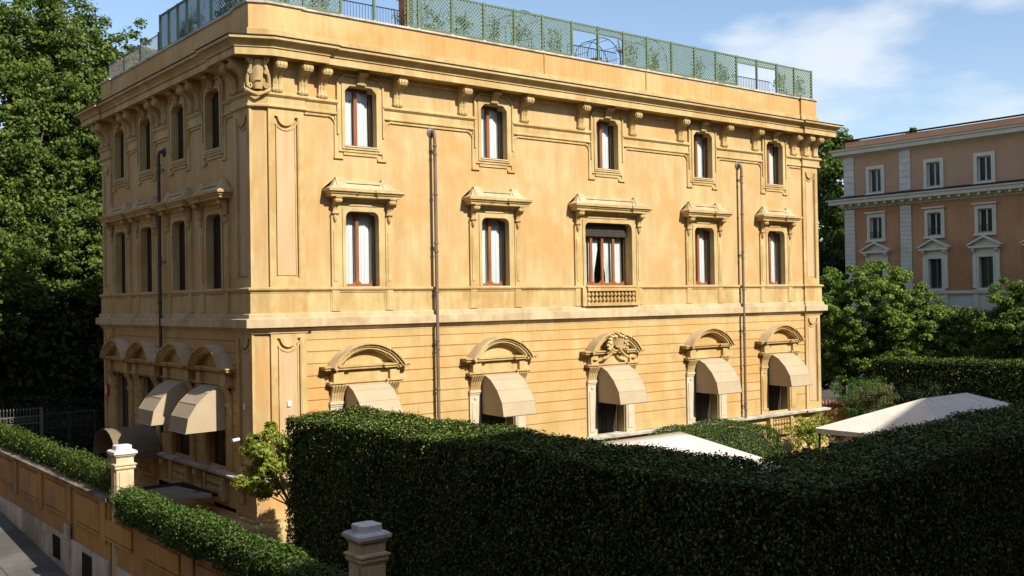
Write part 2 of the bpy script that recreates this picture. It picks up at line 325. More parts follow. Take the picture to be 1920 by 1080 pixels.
for k in range(0, len(fx2), 2):
    if fx2[k+1]-fx2[k] > .1: b = MB(); b.box(fx2[k], fx2[k+1], -.06, 0, 15.20, 15.268); b.build('panel_moulding', 'trim', PZ)
for k in range(0, len(ly2), 2):
    if ly2[k+1]-ly2[k] > .1: b = MB(); b.box(-.06, 0, ly2[k], ly2[k+1], 15.20, 15.268); b.build('panel_moulding', 'trim', PZ)
# --- pilasters with recessed drop panels
def pilaster(loc, rz, w, z0, z1, pt, pb):
    h = w/2; b = MB(); s = .21 if w > 1 else .17; p = h-s; dip = min(.32, p*.78)
    b.bx(-h, -p, 0, .1, z0, z1).bx(p, h, 0, .1, z0, z1).bx(-p, p, 0, .1, z0, pb)
    pl = [(-p, pt), (-dip-.02, pt)] + arc(0, pt, dip, 180, 360, 12)[1:-1] + [(dip+.02, pt), (p, pt), (p, z1), (-p, z1)]
    b.prism(pl, -.1, 0)
    o = b.build('pilaster', 'trim', PZ, loc, rz)
    f = MB(); q = p-.13
    f.bx(-p, -p+.035, 0, .085, pb, pt-.02).bx(p-.035, p, 0, .085, pb, pt-.02).bx(-p+.035, p-.035, 0, .085, pb, pb+.035)
    f.bx(-q-.03, -q, 0, .055, pb+.12, pt-.18).bx(q, q+.03, 0, .055, pb+.12, pt-.18)
    a1 = arc(0, pt, dip+.11, 195, 345, 12); a2 = arc(0, pt, dip+.17, 345, 195, 12); f.prism(a1+a2, -.06, 0)
    f.build('panel_moulding', 'trim', o)
    g = MB(); pg = [(-q, pb+.12)] + [(q, pb+.12)] + arc(0, pt, dip+.17, 360-math.degrees(math.acos(min(1, q/(dip+.17)))), 180+math.degrees(math.acos(min(1, q/(dip+.17)))), 10)
    g.prism(pg, -.03, -.004); g.build('panel', 'pink', o)
for (x, y, rz, w) in ((1.185, 0, 0, 1.37), (31.9, 0, 0, 1.3), (0, .825, -PI/2, 1.35), (0, 16.15, -PI/2, 1.3)):
    pilaster((x, y, 0), rz, w, 8.985, 15.28, 15.02, 9.28); pilaster((x, y, 0), rz, w, 2.34, 7.345, 7.18, 2.62)
# --- rusticated ground storey: plaster courses, one part each
cm = {}
def course(u0, u1, z, side):
    key = (round(u1-u0, 2))
    if key not in cm:
        b = MB(); l = u1-u0; pr = [(0, .0), (.028, .012), (.028, .383), (0, .395)]
        v = [(x, -v_, z_) for x in (0, l) for v_, z_ in pr]; b.add(v, [(0, 1, 2, 3), (4, 5, 6, 7), (0, 4, 5, 1), (1, 5, 6, 2), (2, 6, 7, 3)]); cm[key] = b.mesh('plaster_course', 'course')
    if side: link('plaster_course', cm[key], PZ, (0, u1, z), -PI/2)
    else: link('plaster_course', cm[key], PZ, (u0, 0, z), 0)
b = MB(); b.bx(1.88, 31.24, .001, .006, 2.34, 7.33); jf = [(c-.93, c+.93) for c in FC]
bb = MB(); wall_grid(bb, 1.88, 31.24, 2.335, 7.33, [(c-.92, c+.92, 2.3, 5.4) for c in FC], lambda u, z: (u, -.004, z)); bb.build('joint_bed', 'joint_and_shade', PZ, recalc=False)
bb = MB(); wall_grid(bb, 1.51, 15.49, 2.335, 7.33, [(c-.8, c+.8, 2.3, 5.4) for c in LC], lambda u, z: (-.004, u, z)); bb.build('joint_bed', 'joint_and_shade', PZ, recalc=False)
for side, cs, a, e in ((0, FC, 1.89, 31.23), (1, LC, 1.52, 15.48)):
    for k in range(12):
        z = 2.275+.4385*k
        if k == 11: z -= .02
        edges = [a] + [q for c in cs for q in ((c-1.47, c+1.47) if z < 5.9 else ())] + [e]
        if z >= 5.9: edges = [a] + [q for c in cs for q in (c-1.0, c+1.0)] + [e] if z < 6.5 else [a, e]
        for u0, u1 in zip(edges[::2], edges[1::2]):
            if u1-u0 > .15: course(u0, u1, z if k else 2.335, side)
# --- windows
def ring(mb, x0, x1, z0, z1, r, kind, bw, vf, vb, top=True):
    """frame ring: opening x0..x1,z0..z1 with shaped upper corners (kind 'round' or 'cut'), border bw, front at vf, reveal back to vb"""
    n = 6 if kind == 'round' else 1
    cl = [(x0+r-r*math.cos(math.radians(90*i/n)), z1-r+r*math.sin(math.radians(90*i/n))) for i in range(n+1)] if r else [(x0, z1)]
    cr = [(x0+x1-x, z) for x, z in reversed(cl)]
    inner = [(x0, z0)] + cl + cr + [(x1, z0)]
    X0, X1, Z0, Z1 = x0-bw, x1+bw, z0-bw, z1+bw
    def V(p, v): return (p[0], -v, p[1])
    f = lambda *ps: mb.add([V(p, vf) for p in ps], [tuple(range(len(ps)))])
    f((X0, Z0), (X1, Z0), (x1, z0), (x0, z0)); f((X0, Z0), (x0, z0), cl[0], (X0, cl[0][1]))
    f(*([(X0, cl[0][1])] + cl + [(cl[-1][0], Z1), (X0, Z1)])); f(*([(cl[-1][0], Z1)] + [cl[-1], cr[0]] + [(cr[0][0], Z1)]))
    f(*([(cr[0][0], Z1)] + cr + [(X1, cr[-1][1]), (X1, Z1)])); f((x1, z0), (X1, Z0), (X1, cr[-1][1]), cr[-1])
    for i in range(len(inner)):
        p, q = inner[i], inner[(i+1) % len(inner)]; mb.add([V(p, vf), V(q, vf), V(q, vb), V(p, vb)], [(0, 1, 2, 3)])
    o = [(X0, Z0), (X1, Z0), (X1, Z1), (X0, Z1)]
    for i in range(4):
        p, q = o[i], o[(i+1) % 4]; mb.add([V(p, vf), V(q, vf), V(q, 0), V(p, 0)], [(0, 1, 2, 3)])
def cut_poly(X0, X1, Z0, Z1, c): return [(X0, Z0), (X1, Z0), (X1, Z1-c), (X1-c, Z1), (X0+c, Z1), (X0, Z1-c)]
def framebar(mb, poly_out, poly_in, v0, v1, first=0):
    n = len(poly_out); V = lambda p, v: (p[0], -v, p[1])
    for i in range(first, n):
        j = (i+1) % n; a, b_, c, d = poly_out[i], poly_out[j], poly_in[j], poly_in[i]
        mb.add([V(a, v1), V(b_, v1), V(c, v1), V(d, v1), V(a, v0), V(b_, v0), V(c, v0), V(d, v0)], [(0, 1, 2, 3), (0, 4, 5, 1), (2, 6, 7, 3), (1, 5, 6, 2), (0, 3, 7, 4)])
def leafframe(w, h, n, m='wood', arch=True):
    """casement frame of n leaves, width w, height h, base at z=0, centred"""
    b = MB(); t = .075
    b.bx(-w/2, -w/2+t, 0, .07, 0, h).bx(w/2-t, w/2, 0, .07, 0, h).bx(-w/2+t, w/2-t, 0, .07, h-t, h).bx(-w/2+t, w/2-t, 0, .07, 0, .10)
    lw = (w-2*t)/n
    for i in range(1, n): x = -w/2+t+lw*i; b.bx(x-.07, x+.07, .0, .085, .10, h-t)
    if arch:
        for i in range(n):
            x0 = -w/2+t+lw*i+(.07 if i else 0); x1 = -w/2+t+lw*(i+1)-(.07 if i < n-1 else 0); xm = (x0+x1)/2; r = min(.2, (x1-x0)/2)
            b.prism([(x0, .10), (x0, .10+r)] + [(x0+r-r*math.cos(a*PI/10), .10+r-r*math.sin(a*PI/10)) for a in range(1, 5)] + [(x0+r, .10)], -.06, -.01)
            b.prism([(x1, .10), (x1-r, .10)] + [(x1-r+r*math.sin(a*PI/10), .10+r-r*math.cos(a*PI/10)) for a in range(1, 5)] + [(x1, .10+r)], -.06, -.01)
    return b.mesh('window_frame', m)
def curtain_mesh(w, h, gather=0, seed=0):
    """pleated hanging; gather>0 ties the lower part towards +x, <0 towards -x"""
    rr = random.Random(seed); nx, nz_ = 44, 12; v = []; ph = rr.random()*6; kf = 2*PI/(.115+.02*rr.random())
    for j in range(nz_+1):
        z = h*j/nz_; t = 1-z/h; k = 1.0
        if gather: k = 1-.62*min(1, max(0, (t-.0)))**1.15 if t < .8 else 1-.62*.8**1.15
        for i in range(nx+1):
            s = i/nx; x = (s-.5)*w
            if gather > 0: x = w/2-(w/2-x)*k
            elif gather < 0: x = -w/2+(x+w/2)*k
            v.append((x, -.03*math.sin(kf*s*w+ph+.3*math.sin(3*s+ph))*(.5+.5*t)-.01*math.sin(13*s+ph), z))
    f = [(j*(nx+1)+i, j*(nx+1)+i+1, (j+1)*(nx+1)+i+1, (j+1)*(nx+1)+i) for j in range(nz_) for i in range(nx)]
    b = MB(); b.add(v, f); return b.mesh('curtain', 'curtain', smooth=True, recalc=False)
def slats(w, h, m='darkwood', pitch=.085):
    b = MB(); b.bx(-w/2, -w/2+.06, 0, .05, 0, h).bx(w/2-.06, w/2, 0, .05, 0, h).bx(-.04, .04, 0, .055, 0, h); z = .03
    while z < h-.06:
        b.add([(-w/2+.06, 0, z), (w/2-.06, 0, z), (w/2-.06, -.035, z+.05), (-w/2+.06, -.035, z+.05)], [(0, 1, 2, 3)])
        b.add([(-w/2+.06, -.035, z+.05), (w/2-.06, -.035, z+.05), (w/2-.06, -.035, z+.06), (-w/2+.06, -.035, z+.06)], [(0, 1, 2, 3)]); z += pitch
    b.bx(-w/2+.06, w/2-.06, -.02, -.01, 0, h)
    return b.mesh('shutter', m)
def panemesh(w, h): b = MB(); b.add([(-w/2, -.033, 0), (w/2, -.033, 0), (w/2, -.033, h), (-w/2, -.033, h)], [(0, 1, 2, 3)]); return b.mesh('pane', 'pane', recalc=False)
# upper surround
b = MB(); ring(b, -.67, .67, 14.21, 16.43, .2, 'cut', .13, .10, -.46)
framebar(b, cut_poly(-.93, .93, 13.98, 16.75, .22), cut_poly(-.79, .79, 14.09, 16.55, .17), 0, .06)
framebar(b, cut_poly(-1.0, 1.0, 14.6, 16.86, .30), cut_poly(-.93, .93, 14.6, 16.77, .25), 0, .11, 1)
for s in (-1, 1):
    p = [(s*1.1, 13.72), (s*.72, 13.72), (s*.72, 13.80), (s*.93, 13.80), (s*.93, 14.6), (s*1.0, 14.6), (s*1.0, 15.28), (s*1.06, 15.28), (s*1.06, 14.35), (s*1.1, 14.35)]
    b.prism(p, -.05, 0); b.bx(min(s*.72, s*1.12), max(s*.72, s*1.12), 0, .075, 13.70, 13.76)
    b.tube([(s*(1.38-.32*math.sin(a)), -.03, 14.92+.32*math.cos(a)) for a in [i*PI/14 for i in range(8)]], .04, 6)
    a, d = sorted((s*1.02, s*1.10)); b.bx(a, d, 0, .055, 14.35, 14.92)
b.bx(-.72, .72, 0, .05, 13.86, 13.95)
UPW = b.mesh('window', 'trim')
b = MB(); b.bx(-.70, .70, -.3, .13, 14.165, 14.205); USILL = b.mesh('window_sill', 'marble')
UFR = leafframe(1.36, 2.24, 2, 'wood', False); UPANE = panemesh(1.2, 2.1); UCUR = [curtain_mesh(1.24, 2.15, 0, s) for s in (1, 2)]
# shallow hung blinds upstairs: smoother
def place(name, me, parent, c, z, side, v=0, u=0):
    if side: return link(name, me, parent, (-v, c-u, z), -PI/2)
    return link(name, me, parent, (c+u, -v, z), 0)
b = MB(); b.bx(-.02, .02, -.39, -.22, 0, 2.18); FLU = b.mesh('shutter_leaf', 'darkwood'); b = MB(); b.bx(-.02, .02, -.39, -.20, 0, 2.70); FLM = b.mesh('shutter_leaf', 'darkwood')
SLU = slats(1.36, 2.24); SLM = slats(1.42, 2.85)
for side, cs in ((0, FC), (1, LC)):
    for i, c in enumerate(cs):
        o = place('window', UPW, PZ, c, 0, side)
        fo = lambda nm, me, z, v, u=0: link(nm, me, o, (u, -v, z))
        fo('window_sill', USILL, 0, 0)
        if side: fo('shutter', SLU, 14.2, -.25)
        else:
            fo('window_frame', UFR, 14.2, -.40); fo('pane', UPANE, 14.27, -.43); 
            if not side: fo('curtain', UCUR[i % 2], 14.24, -.50); fo('shutter_leaf', FLU, 14.21, 0, .645); fo('shutter_leaf', FLU, 14.21, 0, -.645)
# first floor surround
def mid_window(w, h0, h1):
    b = MB(); ring(b, -w, w, h0, h1, .24, 'round', .14, .10, -.46)
    framebar(b, [(-w-.29, h0-.2), (w+.29, h0-.2), (w+.29, h1+.34), (-w-.29, h1+.34)], [(-w-.14, h0-.14), (w+.14, h0-.14), (w+.14, h1+.13), (-w-.14, h1+.13)], 0, .065)
    b.bx(-w+.1, w-.1, 0, .10, h1+.2, h1+.26); b.bx(-w+.05, w-.05, 0, .13, h1+.34, h1+.42)
    for s in (-1, 1):
        a, d = sorted((s*(w+.30), s*(w+.60))); b.bx(a, d, 0, .09, 8.1, h1-.1)
        a, d = sorted((s*(w+.24), s*(w+.66))); b.bx(a, d, 0, .07, 8.1, 8.76)
        a, d = sorted((s*(w+.38), s*(w+.52))); b.bx(a, d, .09, .115, 9.2, h1-.75)
    b.bx(-w-.66, w+.66, 0, .05, h1+.42, h1+.86)
    return b.mesh('window', 'trim')
def scroll_poly(H, P):
    k = [(0, 0), (1, 0), (1, -.07), (.90, -.09), (.97, -.15), (.99, -.22), (.93, -.30), (.80, -.34), (.60, -.37), (.40, -.45), (.27, -.58), (.21, -.74), (.25, -.85), (.30, -.91), (.26, -.97), (.14, -1.0), (0, -1.0)]
    return [(v*P, z*H) for v, z in k]
def bracket_mesh(w, H, P, name='bracket'):
    b = MB(); b.prism([(-v, z) for v, z in scroll_poly(H, P)], -w/2, w/2, 'x')
    for s in (-1, 1):
        for cv, cz, r in ((.78*P, -.21*H, .12*H), (.20*P, -.92*H, .07*H)):
            for rr, e in ((r, .03), (r*.55, .05)):
                st = len(b.v); b.lathe([(rr, 0), (rr, e), (rr*.7, e+.01)], n=10); b.xform(Matrix.Translation((s*w/2, -cv, cz)) @ Matrix.Rotation(s*PI/2, 4, 'Y'), st)
    for x in (-w*.22, w*.22): b.tube([(x, -v-.005, z) for v, z in [(q[0], q[1]) for q in scroll_poly(H, P)[4:15]]], w*.10, 5)
    b.bx(-w/2-.03, w/2+.03, 0, P*1.06, -.05*H, .0)
    return b.mesh(name, 'trim')
MBR = bracket_mesh(.2, .62, .34); KEY = bracket_mesh(.30, .52, .36, 'keystone_bracket'); CORB = bracket_mesh(.31, 1.16, .58, 'corbel')
def drop_mesh():
    b = MB(); b.lathe([(.02, 0), (.085, -.03), (.09, -.12), (.05, -.22), (.015, -.27)], n=8); 
    return b.mesh('drop', 'trim', smooth=True)
DROP = drop_mesh()
def hood_mesh(a):
    b = MB(); p = .1
    path = [(a, 0), (a, -p-.05), (a-.42, -p-.05), (a-.42, -p), (-a+.42, -p), (-a+.42, -p-.05), (-a, -p-.05), (-a, 0)]
    b.sweep(path, [(-.1, 12.14), (.04, 12.16), (.06, 12.24), (.30, 12.27), (.31, 12.36), (.36, 12.38), (.38, 12.44), (.44, 12.46), (.44, 12.54)]); b.cur = 1
    b.sweep(path, [(.43, 12.541), (.445, 12.545), (.26, 12.60), (.12, 12.69), (.03, 12.82), (-.02, 12.92), (-.1, 12.92)])
    b.bx(-a+.05, a-.05, 0, .2, 12.8, 12.9)
    for s in (-1, 1): b.prism([(-.05, 12.86), (-.40, 12.54), (-.42, 12.58), (-.30, 12.70), (-.20, 12.86), (-.17, 13.0), (-.05, 13.0)], s*(a-.21)-.17, s*(a-.21)+.17, 'x')
    return b.mesh('window_hood', ['trim', 'hood'])
MW = {w: mid_window(w, 8.99, 11.78) for w in (.70, 1.44)}; HD = {w: hood_mesh(w+.48) for w in (.70, 1.44)}
b = MB(); b.bx(-.74, .74, -.3, .12, 8.955, 8.992); MSILL = b.mesh('window_sill', 'marble')
MFR = leafframe(1.42, 2.85, 2); MFR4 = leafframe(2.9, 2.3, 4); MP = panemesh(1.27, 2.7); MP4 = panemesh(2.75, 2.2)
MCU = [curtain_mesh(.70, 2.75, 0, s) for s in range(4)]; CLG = curtain_mesh(.72, 2.2, -1, 9); CRG = curtain_mesh(.72, 2.2, 1, 8); CST = curtain_mesh(.72, 2.2, 0, 5)
for side, cs in ((0, FC), (1, LC)):
    for i, c in enumerate(cs):
        big = side == 0 and i == 2; w = 1.44 if big else .70
        o = place('window', MW[w], PZ, c, 0, side); fo = lambda nm, me, z, v, u=0: link(nm, me, o, (u, -v, z))
        h = place('window_hood', HD[w], PZ, c, 0, side)
        for s in (-1, 1):
            link('bracket', MBR, h, (s*(w+.45), -.09, 12.26)); link('drop', DROP, h, (s*(w+.45), -.12, 11.62))
        if not big: fo('window_sill', MSILL, 0, 0)
        if big:
            fo('window_frame', MFR4, 9.0, -.44); fo('pane', MP4, 9.08, -.47)
            fo('curtain', CST, 9.06, -.60, -1.04); fo('curtain', CLG, 9.06, -.60, -.36); fo('curtain', CRG, 9.06, -.60, .36); fo('curtain', CST, 9.06, -.60, 1.04)
            b = MB()
            for k in range(8): b.bx(-1.43, 1.43, -.28, -.24+.012*(k % 2), 11.2+.073*k, 11.2+.073*k+.064)
            b.bx(-1.43, 1.43, -.30, -.27, 11.18, 11.8); b.build('roller_shutter', 'darkwood', o)
        elif side: fo('shutter', SLM, 9.0, -.25)
        else:
            fo('window_frame', MFR, 9.0, -.40); fo('pane', MP, 9.08, -.43)
            if not side:
                fo('curtain', MCU[i % 4], 9.05, -.50, -.36); fo('curtain', MCU[(i+1) % 4], 9.05, -.50, .36); fo('shutter_leaf', FLM, 9.0, 0, .675); fo('shutter_leaf', FLM, 9.0, 0, -.675)
            elif i == 1: fo('curtain', MCU[0], 9.05, -.60, -.42)
# balustrade below the triple window
def baluster(h, r): return [(r*.9, 0), (r*.9, .05*h), (r*.5, .09*h), (r, .28*h), (r*.85, .38*h), (r*.42, .52*h), (r*.85, .62*h), (r, .72*h), (r*.5, .91*h), (r*.9, .95*h), (r*.9, h)]
b = MB(); b.lathe(baluster(.53, .095), n=8); BAL = b.mesh('baluster', 'trim', smooth=True)
c = FC[2]; o = link('balustrade', None, PZ, (c, 0, 0))
b = MB(); b.bx(-1.5, 1.5, .05, .30, 8.74, 8.90).bx(-1.53, 1.53, .05, .33, 8.90, 8.95).bx(-1.5, 1.5, .05, .26, 8.08, 8.21).bx(-1.75, -1.5, .05, .22, 8.08, 8.9).bx(1.5, 1.75, .05, .22, 8.08, 8.9)
b.build('balustrade_rail', 'trim', o); b = MB(); b.bx(-1.5, 1.5, .051, .07, 8.2, 8.75); b.build('balustrade_shade_back', 'joint_and_shade', o)  # darker back colour stands in for deep shade between the balusters
for k in range(13): link('baluster', BAL, o, (-1.37+k*.2283, -.175, 8.205))
# --- corbels
for x in (.80, 1.81) + tuple(q for c in FC for q in (c-1.6, c+1.6)) + (31.45, 32.25):
    link('corbel', CORB, PZ, (x, -(.1 if x < 1.87 or x > 31.25 else 0)+0, 16.98))
for y in (.45, 1.15, 4.75, 5.6, 8.4, 9.3, 12.05, 12.95, 15.7, 16.4): link('corbel', CORB, PZ, (0 if 1.5 < y < 15.5 else -.1, y, 16.98), -PI/2)
for c in FC: link('keystone_bracket', KEY, PZ, (c, -.10, 16.98))
for c in LC: link('keystone_bracket', KEY, PZ, (-.10, c, 16.98), -PI/2)
for (x0, x1) in ((.5, 1.87), (31.25, 32.65)):
    b = MB(); b.bx(x0, x1, 0, .1, 15.86, 16.85); b.build('frieze_block', 'trim', PZ)
for (y0, y1) in ((.15, 1.5), (15.5, 16.9)):
    b = MB(); b.box(-.1, 0, y0, y1, 15.86, 16.85); b.build('frieze_block', 'trim', PZ)
# --- corner cartouche: shield with scrolled sides under the cornice
o = link('cartouche', None, PZ, (.20, .05, 15.78), math.atan2(-.25, .6)); o.scale = (.84, .78, .92)
b = MB(); rows = []
for j in range(9):
    t = j/8; z = .12+1.05*t; hw = .30*math.sin(PI*(.18+.62*t))+.04; out_ = .16+.30*t**1.5
    rows += [(hw*(2*i/8-1), -(out_+.16*(1-(2*i/8-1)**2)), z) for i in range(9)]
b.add(rows, [(j*9+i, j*9+i+1, (j+1)*9+i+1, (j+1)*9+i) for j in range(8) for i in range(8)])
b.build('shield', 'trim', o, smooth=True, recalc=False)
for s in (-1, 1):
    b = MB(); b.tube([(s*(.36+.08*math.sin(t*5)), -(.20+.33*t), .1+1.05*t) for t in [i/10 for i in range(11)]], .07, 8)
    for z, r, v in ((.22, .11, .3), (.72, .09, .46), (1.13, .13, .58)):
        b.tube([(s*(.33+r*.9*math.cos(a)*(1-a/11)), -v, z+r*math.sin(a)*(1-a/11)) for a in [i*.6 for i in range(14)]], .035, 6)
    b.build('scroll', 'trim', o, smooth=True)
b = MB()
for k in range(5): b.lathe([(.01, 0), (.035, .02), (.01, .06)], (-.12+.06*k, -.42, .42), 6)
b.tube([(-.5, -.2, .12), (-.3, -.32, .0), (0, -.36, -.12), (.3, -.32, .0), (.5, -.2, .12)], .06, 6); b.build('garland', 'trim', o)
# --- ground floor arched pediments and jambs
def arch_mesh():
    b = MB(); hs = 1.55; rise = .86; R = (hs*hs+rise*rise)/(2*rise); cz = 6.06+rise-R; am = math.degrees(math.asin(hs/R))
    for r0, r1, v in ((R-.07, R, .54), (R-.15, R-.07, .46), (R-.24, R-.15, .40), (R-.29, R-.24, .34)):
        for a0, a1, e in ((90-am, 90-am*.52, .06), (90-am*.52, 90+am*.52, 0), (90+am*.52, 90+am, .06)):
            n = 8; p = arc(0, cz, r1, a0, a1, n) + arc(0, cz, r0, a1, a0, n); b.prism(p, -(v+e), 0)
            if r1 == R: b.cur = 1; b.prism(arc(0, cz, R+.012, a0-.01, a1+.01, n) + arc(0, cz, R+.001, a1+.01, a0-.01, n), -(v+e-.03), 0); b.cur = 0
    pth = [(1.48, 0), (1.48, -.1), (1.0, -.1), (1.0, -.02), (-1.0, -.02), (-1.0, -.1), (-1.48, -.1), (-1.48, 0)]
    b.sweep(pth, [(-.02, 5.86), (.10, 5.88), (.12, 5.93), (.30, 5.96), (.31, 6.03), (.36, 6.05), (.36, 6.10), (-.02, 6.13)])
    b.prism(arc(0, cz, R-.27, 90-am*.93, 90+am*.93, 14), -.10, 0)
    return b.mesh('arched_pediment', ['trim', 'hood'])
def entab_mesh():
    b = MB(); b.bx(-1.2, 1.2, 0, .16, 5.52, 5.88)
    for s in (-1, 1):
        a, d = sorted((s*.98, s*1.40)); b.bx(a, d, 0, .30, 5.55, 5.87); b.bx(a-.02, d+.02, 0, .34, 5.46, 5.55)
    pth = [(1.42, 0), (1.42, -.16), (1.0, -.16), (1.0, -.06), (-1.0, -.06), (-1.0, -.16), (-1.42, -.16), (-1.42, 0)]
    b.sweep(pth, [(-.02, 5.36), (.08, 5.37), (.10, 5.42), (.16, 5.46), (.16, 5.52), (-.02, 5.53)])
    return b.mesh('entablature', 'trim')
def console_mesh():
    b = MB()
    for k in range(5):
        x = -.2+.1*k; b.tube([(x, -.06, 0), (x, -.07, .12), (x*1.08, -.12, .34), (x*1.22, -.24, .54), (x*1.25, -.27, .60)], .062, 6)
    b.bx(-.30, .30, 0, .26, .56, .62); b.bx(-.27, .27, 0, .06, 0, .58); return b.mesh('console', 'trim')
def jamb_mesh(zb):
    b = MB(); b.bx(-.26, .26, 0, .09, zb, 4.70).bx(-.30, .30, 0, .16, 4.70, 4.80).bx(-.28, .28, 0, .12, 4.62, 4.70).bx(-.17, .17, .09, .12, zb+.2, 4.30)
    b.bx(.245, .285, -.46, .09, zb, 4.7)
    st = len(b.v); b.lathe([(.07, 0), (.07, .03), (.03, .05)], n=10); b.xform(Matrix.Translation((0, -.09, 4.47)) @ Matrix.Rotation(PI/2, 4, 'X'), st)
    return b.mesh('jamb', 'marble')
ARC = arch_mesh(); ENT = entab_mesh(); CON = console_mesh(); JAM = jamb_mesh(2.335); JAMT = JAM.copy(); JAMT.materials.clear(); JAMT.materials.append(MT['trim'])
b = MB(); b.bx(-.80, .80, -.5, -.44, 2.3, 5.4); b.bx(-.02, .02, -.44, -.40, 2.35, 5.3)
for x in (-.8, -.1, .1-.0, .7): b.bx(x, x+.1, -.44, -.41, 2.35, 5.3)
for z in (2.35, 3.1, 4.4, 5.2): b.bx(-.7, .7, -.44, -.415, z, z+.1)
FDOOR = b.mesh('french_door', 'darkwood')
b = MB(); b.bx(-.95, -.85, -.46, .0, 2.3, 5.5).bx(.85, .95, -.46, 0, 2.3, 5.5).bx(-.95, .95, -.46, 0, 5.36, 5.5); REV = b.mesh('reveal', 'trim')
b = MB(); b.bx(-.95, .95, -.5, .08, 2.30, 2.345); THR = b.mesh('threshold', 'stone')
for side, cs in ((0, FC), (1, LC)):
    for i, c in enumerate(cs):
        a = place('arched_pediment', ARC, PZ, c, 0, side); link('entablature', ENT, a)
        for s in (-1, 1): link('console', CON, a, (s*1.14, 0, 4.80))
        d = place('doorway', REV, PZ, c, 0, side); link('french_door', FDOOR, d, (0, -.22 if side else 0, 0)); link('threshold', THR, d)
        for s in (-1, 1):
            j = link('jamb', JAMT if side or i == 4 else JAM, d, (s*1.17, 0, 0)); 
            if s > 0: j.rotation_euler = (0, 0, 0); j.scale = (-1, 1, 1)
        if not side and i == 2:          # shell and festoon over the middle door
            b = MB()
            for k in range(13):
                t = math.radians(-15+210*k/12); L = .52+.06*math.sin(k*2.4)
                b.tube([(0.10*math.cos(t), -.30, 6.28+.05*math.sin(t)), (.3*math.cos(t), -.44, 6.28+.25*math.sin(t)), (L*math.cos(t), -.50, 6.30+L*.85*math.sin(t)), (L*1.05*math.cos(t), -.58, 6.32+L*.95*math.sin(t))], .05, 6, .085)
            for k in range(15):
                t = math.radians(-15+210*k/14); b.lathe([(.02, -.06), (.08, 0), (.02, .06)], (.60*math.cos(t), -.56, 6.32+.58*math.sin(t)), 6)
            b.build('shell', 'trim', a, smooth=True)
            for s in (-1, 1):
                b = MB()
                for k in range(9):
                    t = k/8; b.lathe([(.02, -.07), (.085, 0), (.02, .07)], (s*(.22+.55*t), -.50+.06*t, 6.12-.52*t**.8+.16*t*t), 6)
                b.build('festoon', 'trim', a, smooth=True)
                b = MB(); cx = s*1.18; b.lathe([(.02, -.08), (.13, 0), (.02, .08)], (cx, -.33, 5.72), 8); b.build('rosette', 'trim', a, smooth=True)
# left basement windows, ledge balusters, box
for (y, z) in ((2.9, .15), (9.2, .2)):
    b = MB(); b.box(-.02, .5, y-.98 if y < 5 else y-.6, y+.98 if y < 5 else y+.6, z-.02, z+.02)
    for k in range(7): b.tube([(.08, y-.55+k*.18, z), (.08, y-.55+k*.18, z+.85)], .012, 5)
    b.build('basement_window', 'darkwood', PZ)
b = MB(); b.lathe(baluster(.66, .11), n=8); BAL2 = b.mesh('baluster', 'trim', smooth=True)
def ledge_balusters(c, side):
    o = place('balustrade', None, PZ, c, 0, side)
    b = MB(); b.bx(-.72, .72, .10, .26, 1.22, 1.34).bx(-.78, .78, .0, .03, 1.3, 2.1).bx(-.95, -.75, .0, .24, 1.22, 2.09).bx(.75, .95, 0, .24, 1.22, 2.09); b.build('balustrade_rail', 'trim', o)
    for k in range(6): link('baluster', BAL2, o, (-.58+k*.232, -.15, 1.36))
for c in LC: ledge_balusters(c, 1)
for c in (28.9,): ledge_balusters(c, 0)
for c in (1.18, 5.2, 8.9, 12.5):
    b = MB(); b.prism([(-v, z) for v, z in scroll_poly(.8, .30)], -.13, .13, 'x'); b.build('ledge_bracket', 'trim', PZ, (0, c, 2.1), -PI/2)
# --- drainpipes
def pipe(u, side, z1, z0, m):
    b = MB(); zb = z1
    pts = [(0, .02, zb)] + [(0, -.24*math.sin(a)+.0, zb+.0+.10*math.sin(2*a)*.6-.16*(1-math.cos(a))) for a in [i*PI/12 for i in range(1, 7)]]
    pts = [(0, .02, zb), (0, -.10, zb+.03), (0, -.19, zb), (0, -.24, zb-.10), (0, -.25, zb-.25), (0, -.25, z0)]
    b.tube(pts, .068, 10); o = (link('drainpipe', b.mesh('drainpipe', m, smooth=True), PZ, (u, 0, 0)) if not side else link('drainpipe', b.mesh('drainpipe', m, smooth=True), PZ, (0, u, 0), -PI/2))
    f = MB(); st = 0; f.lathe([(.20, 0), (.20, .03), (.13, .06), (.12, .09)], n=14); f.xform(Matrix.Translation((0, 0, zb)) @ Matrix.Rotation(PI/2, 4, 'X')); f.build('pipe_flange', m, o)
    z = zb-.6; k = 0
    while z > z0+.3:
        c = MB(); c.lathe([(.08, 0), (.09, .02), (.09, .07), (.08, .09)], (0, -.25, z), 10)
        if k % 2 == 0: c2_ = MB(); c2_.lathe([(.08, 0), (.09, .02), (.09, .07), (.08, .09)], (0, -.25, z-.32), 10); c2_.build('pipe_collar', m, o)
        c.build('pipe_collar', m, o)
        if k % 2 == 0:
            d = MB(); d.tube([(0, 0, z-.15), (.03, -.10, z-.06), (.0, -.17, z-.16), (-.04, -.10, z-.24), (0, -.03, z-.18)], .016, 5); d.tube([(0, 0, z-.15), (0, -.25, z-.15)], .014, 5); d.build('pipe_bracket', 'iron', o)
        z -= 1.9; k += 1
    return o
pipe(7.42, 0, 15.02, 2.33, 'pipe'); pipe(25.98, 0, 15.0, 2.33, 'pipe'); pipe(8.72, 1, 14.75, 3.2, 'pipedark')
tag(MB().bx(-.07, .07, .101-.07, .16-.07, -.09, .09).build('junction_box', 'white', None, (1.18, 0, 4.86)), 'small white box fixed to the sunlit corner pilaster', 'junction box')
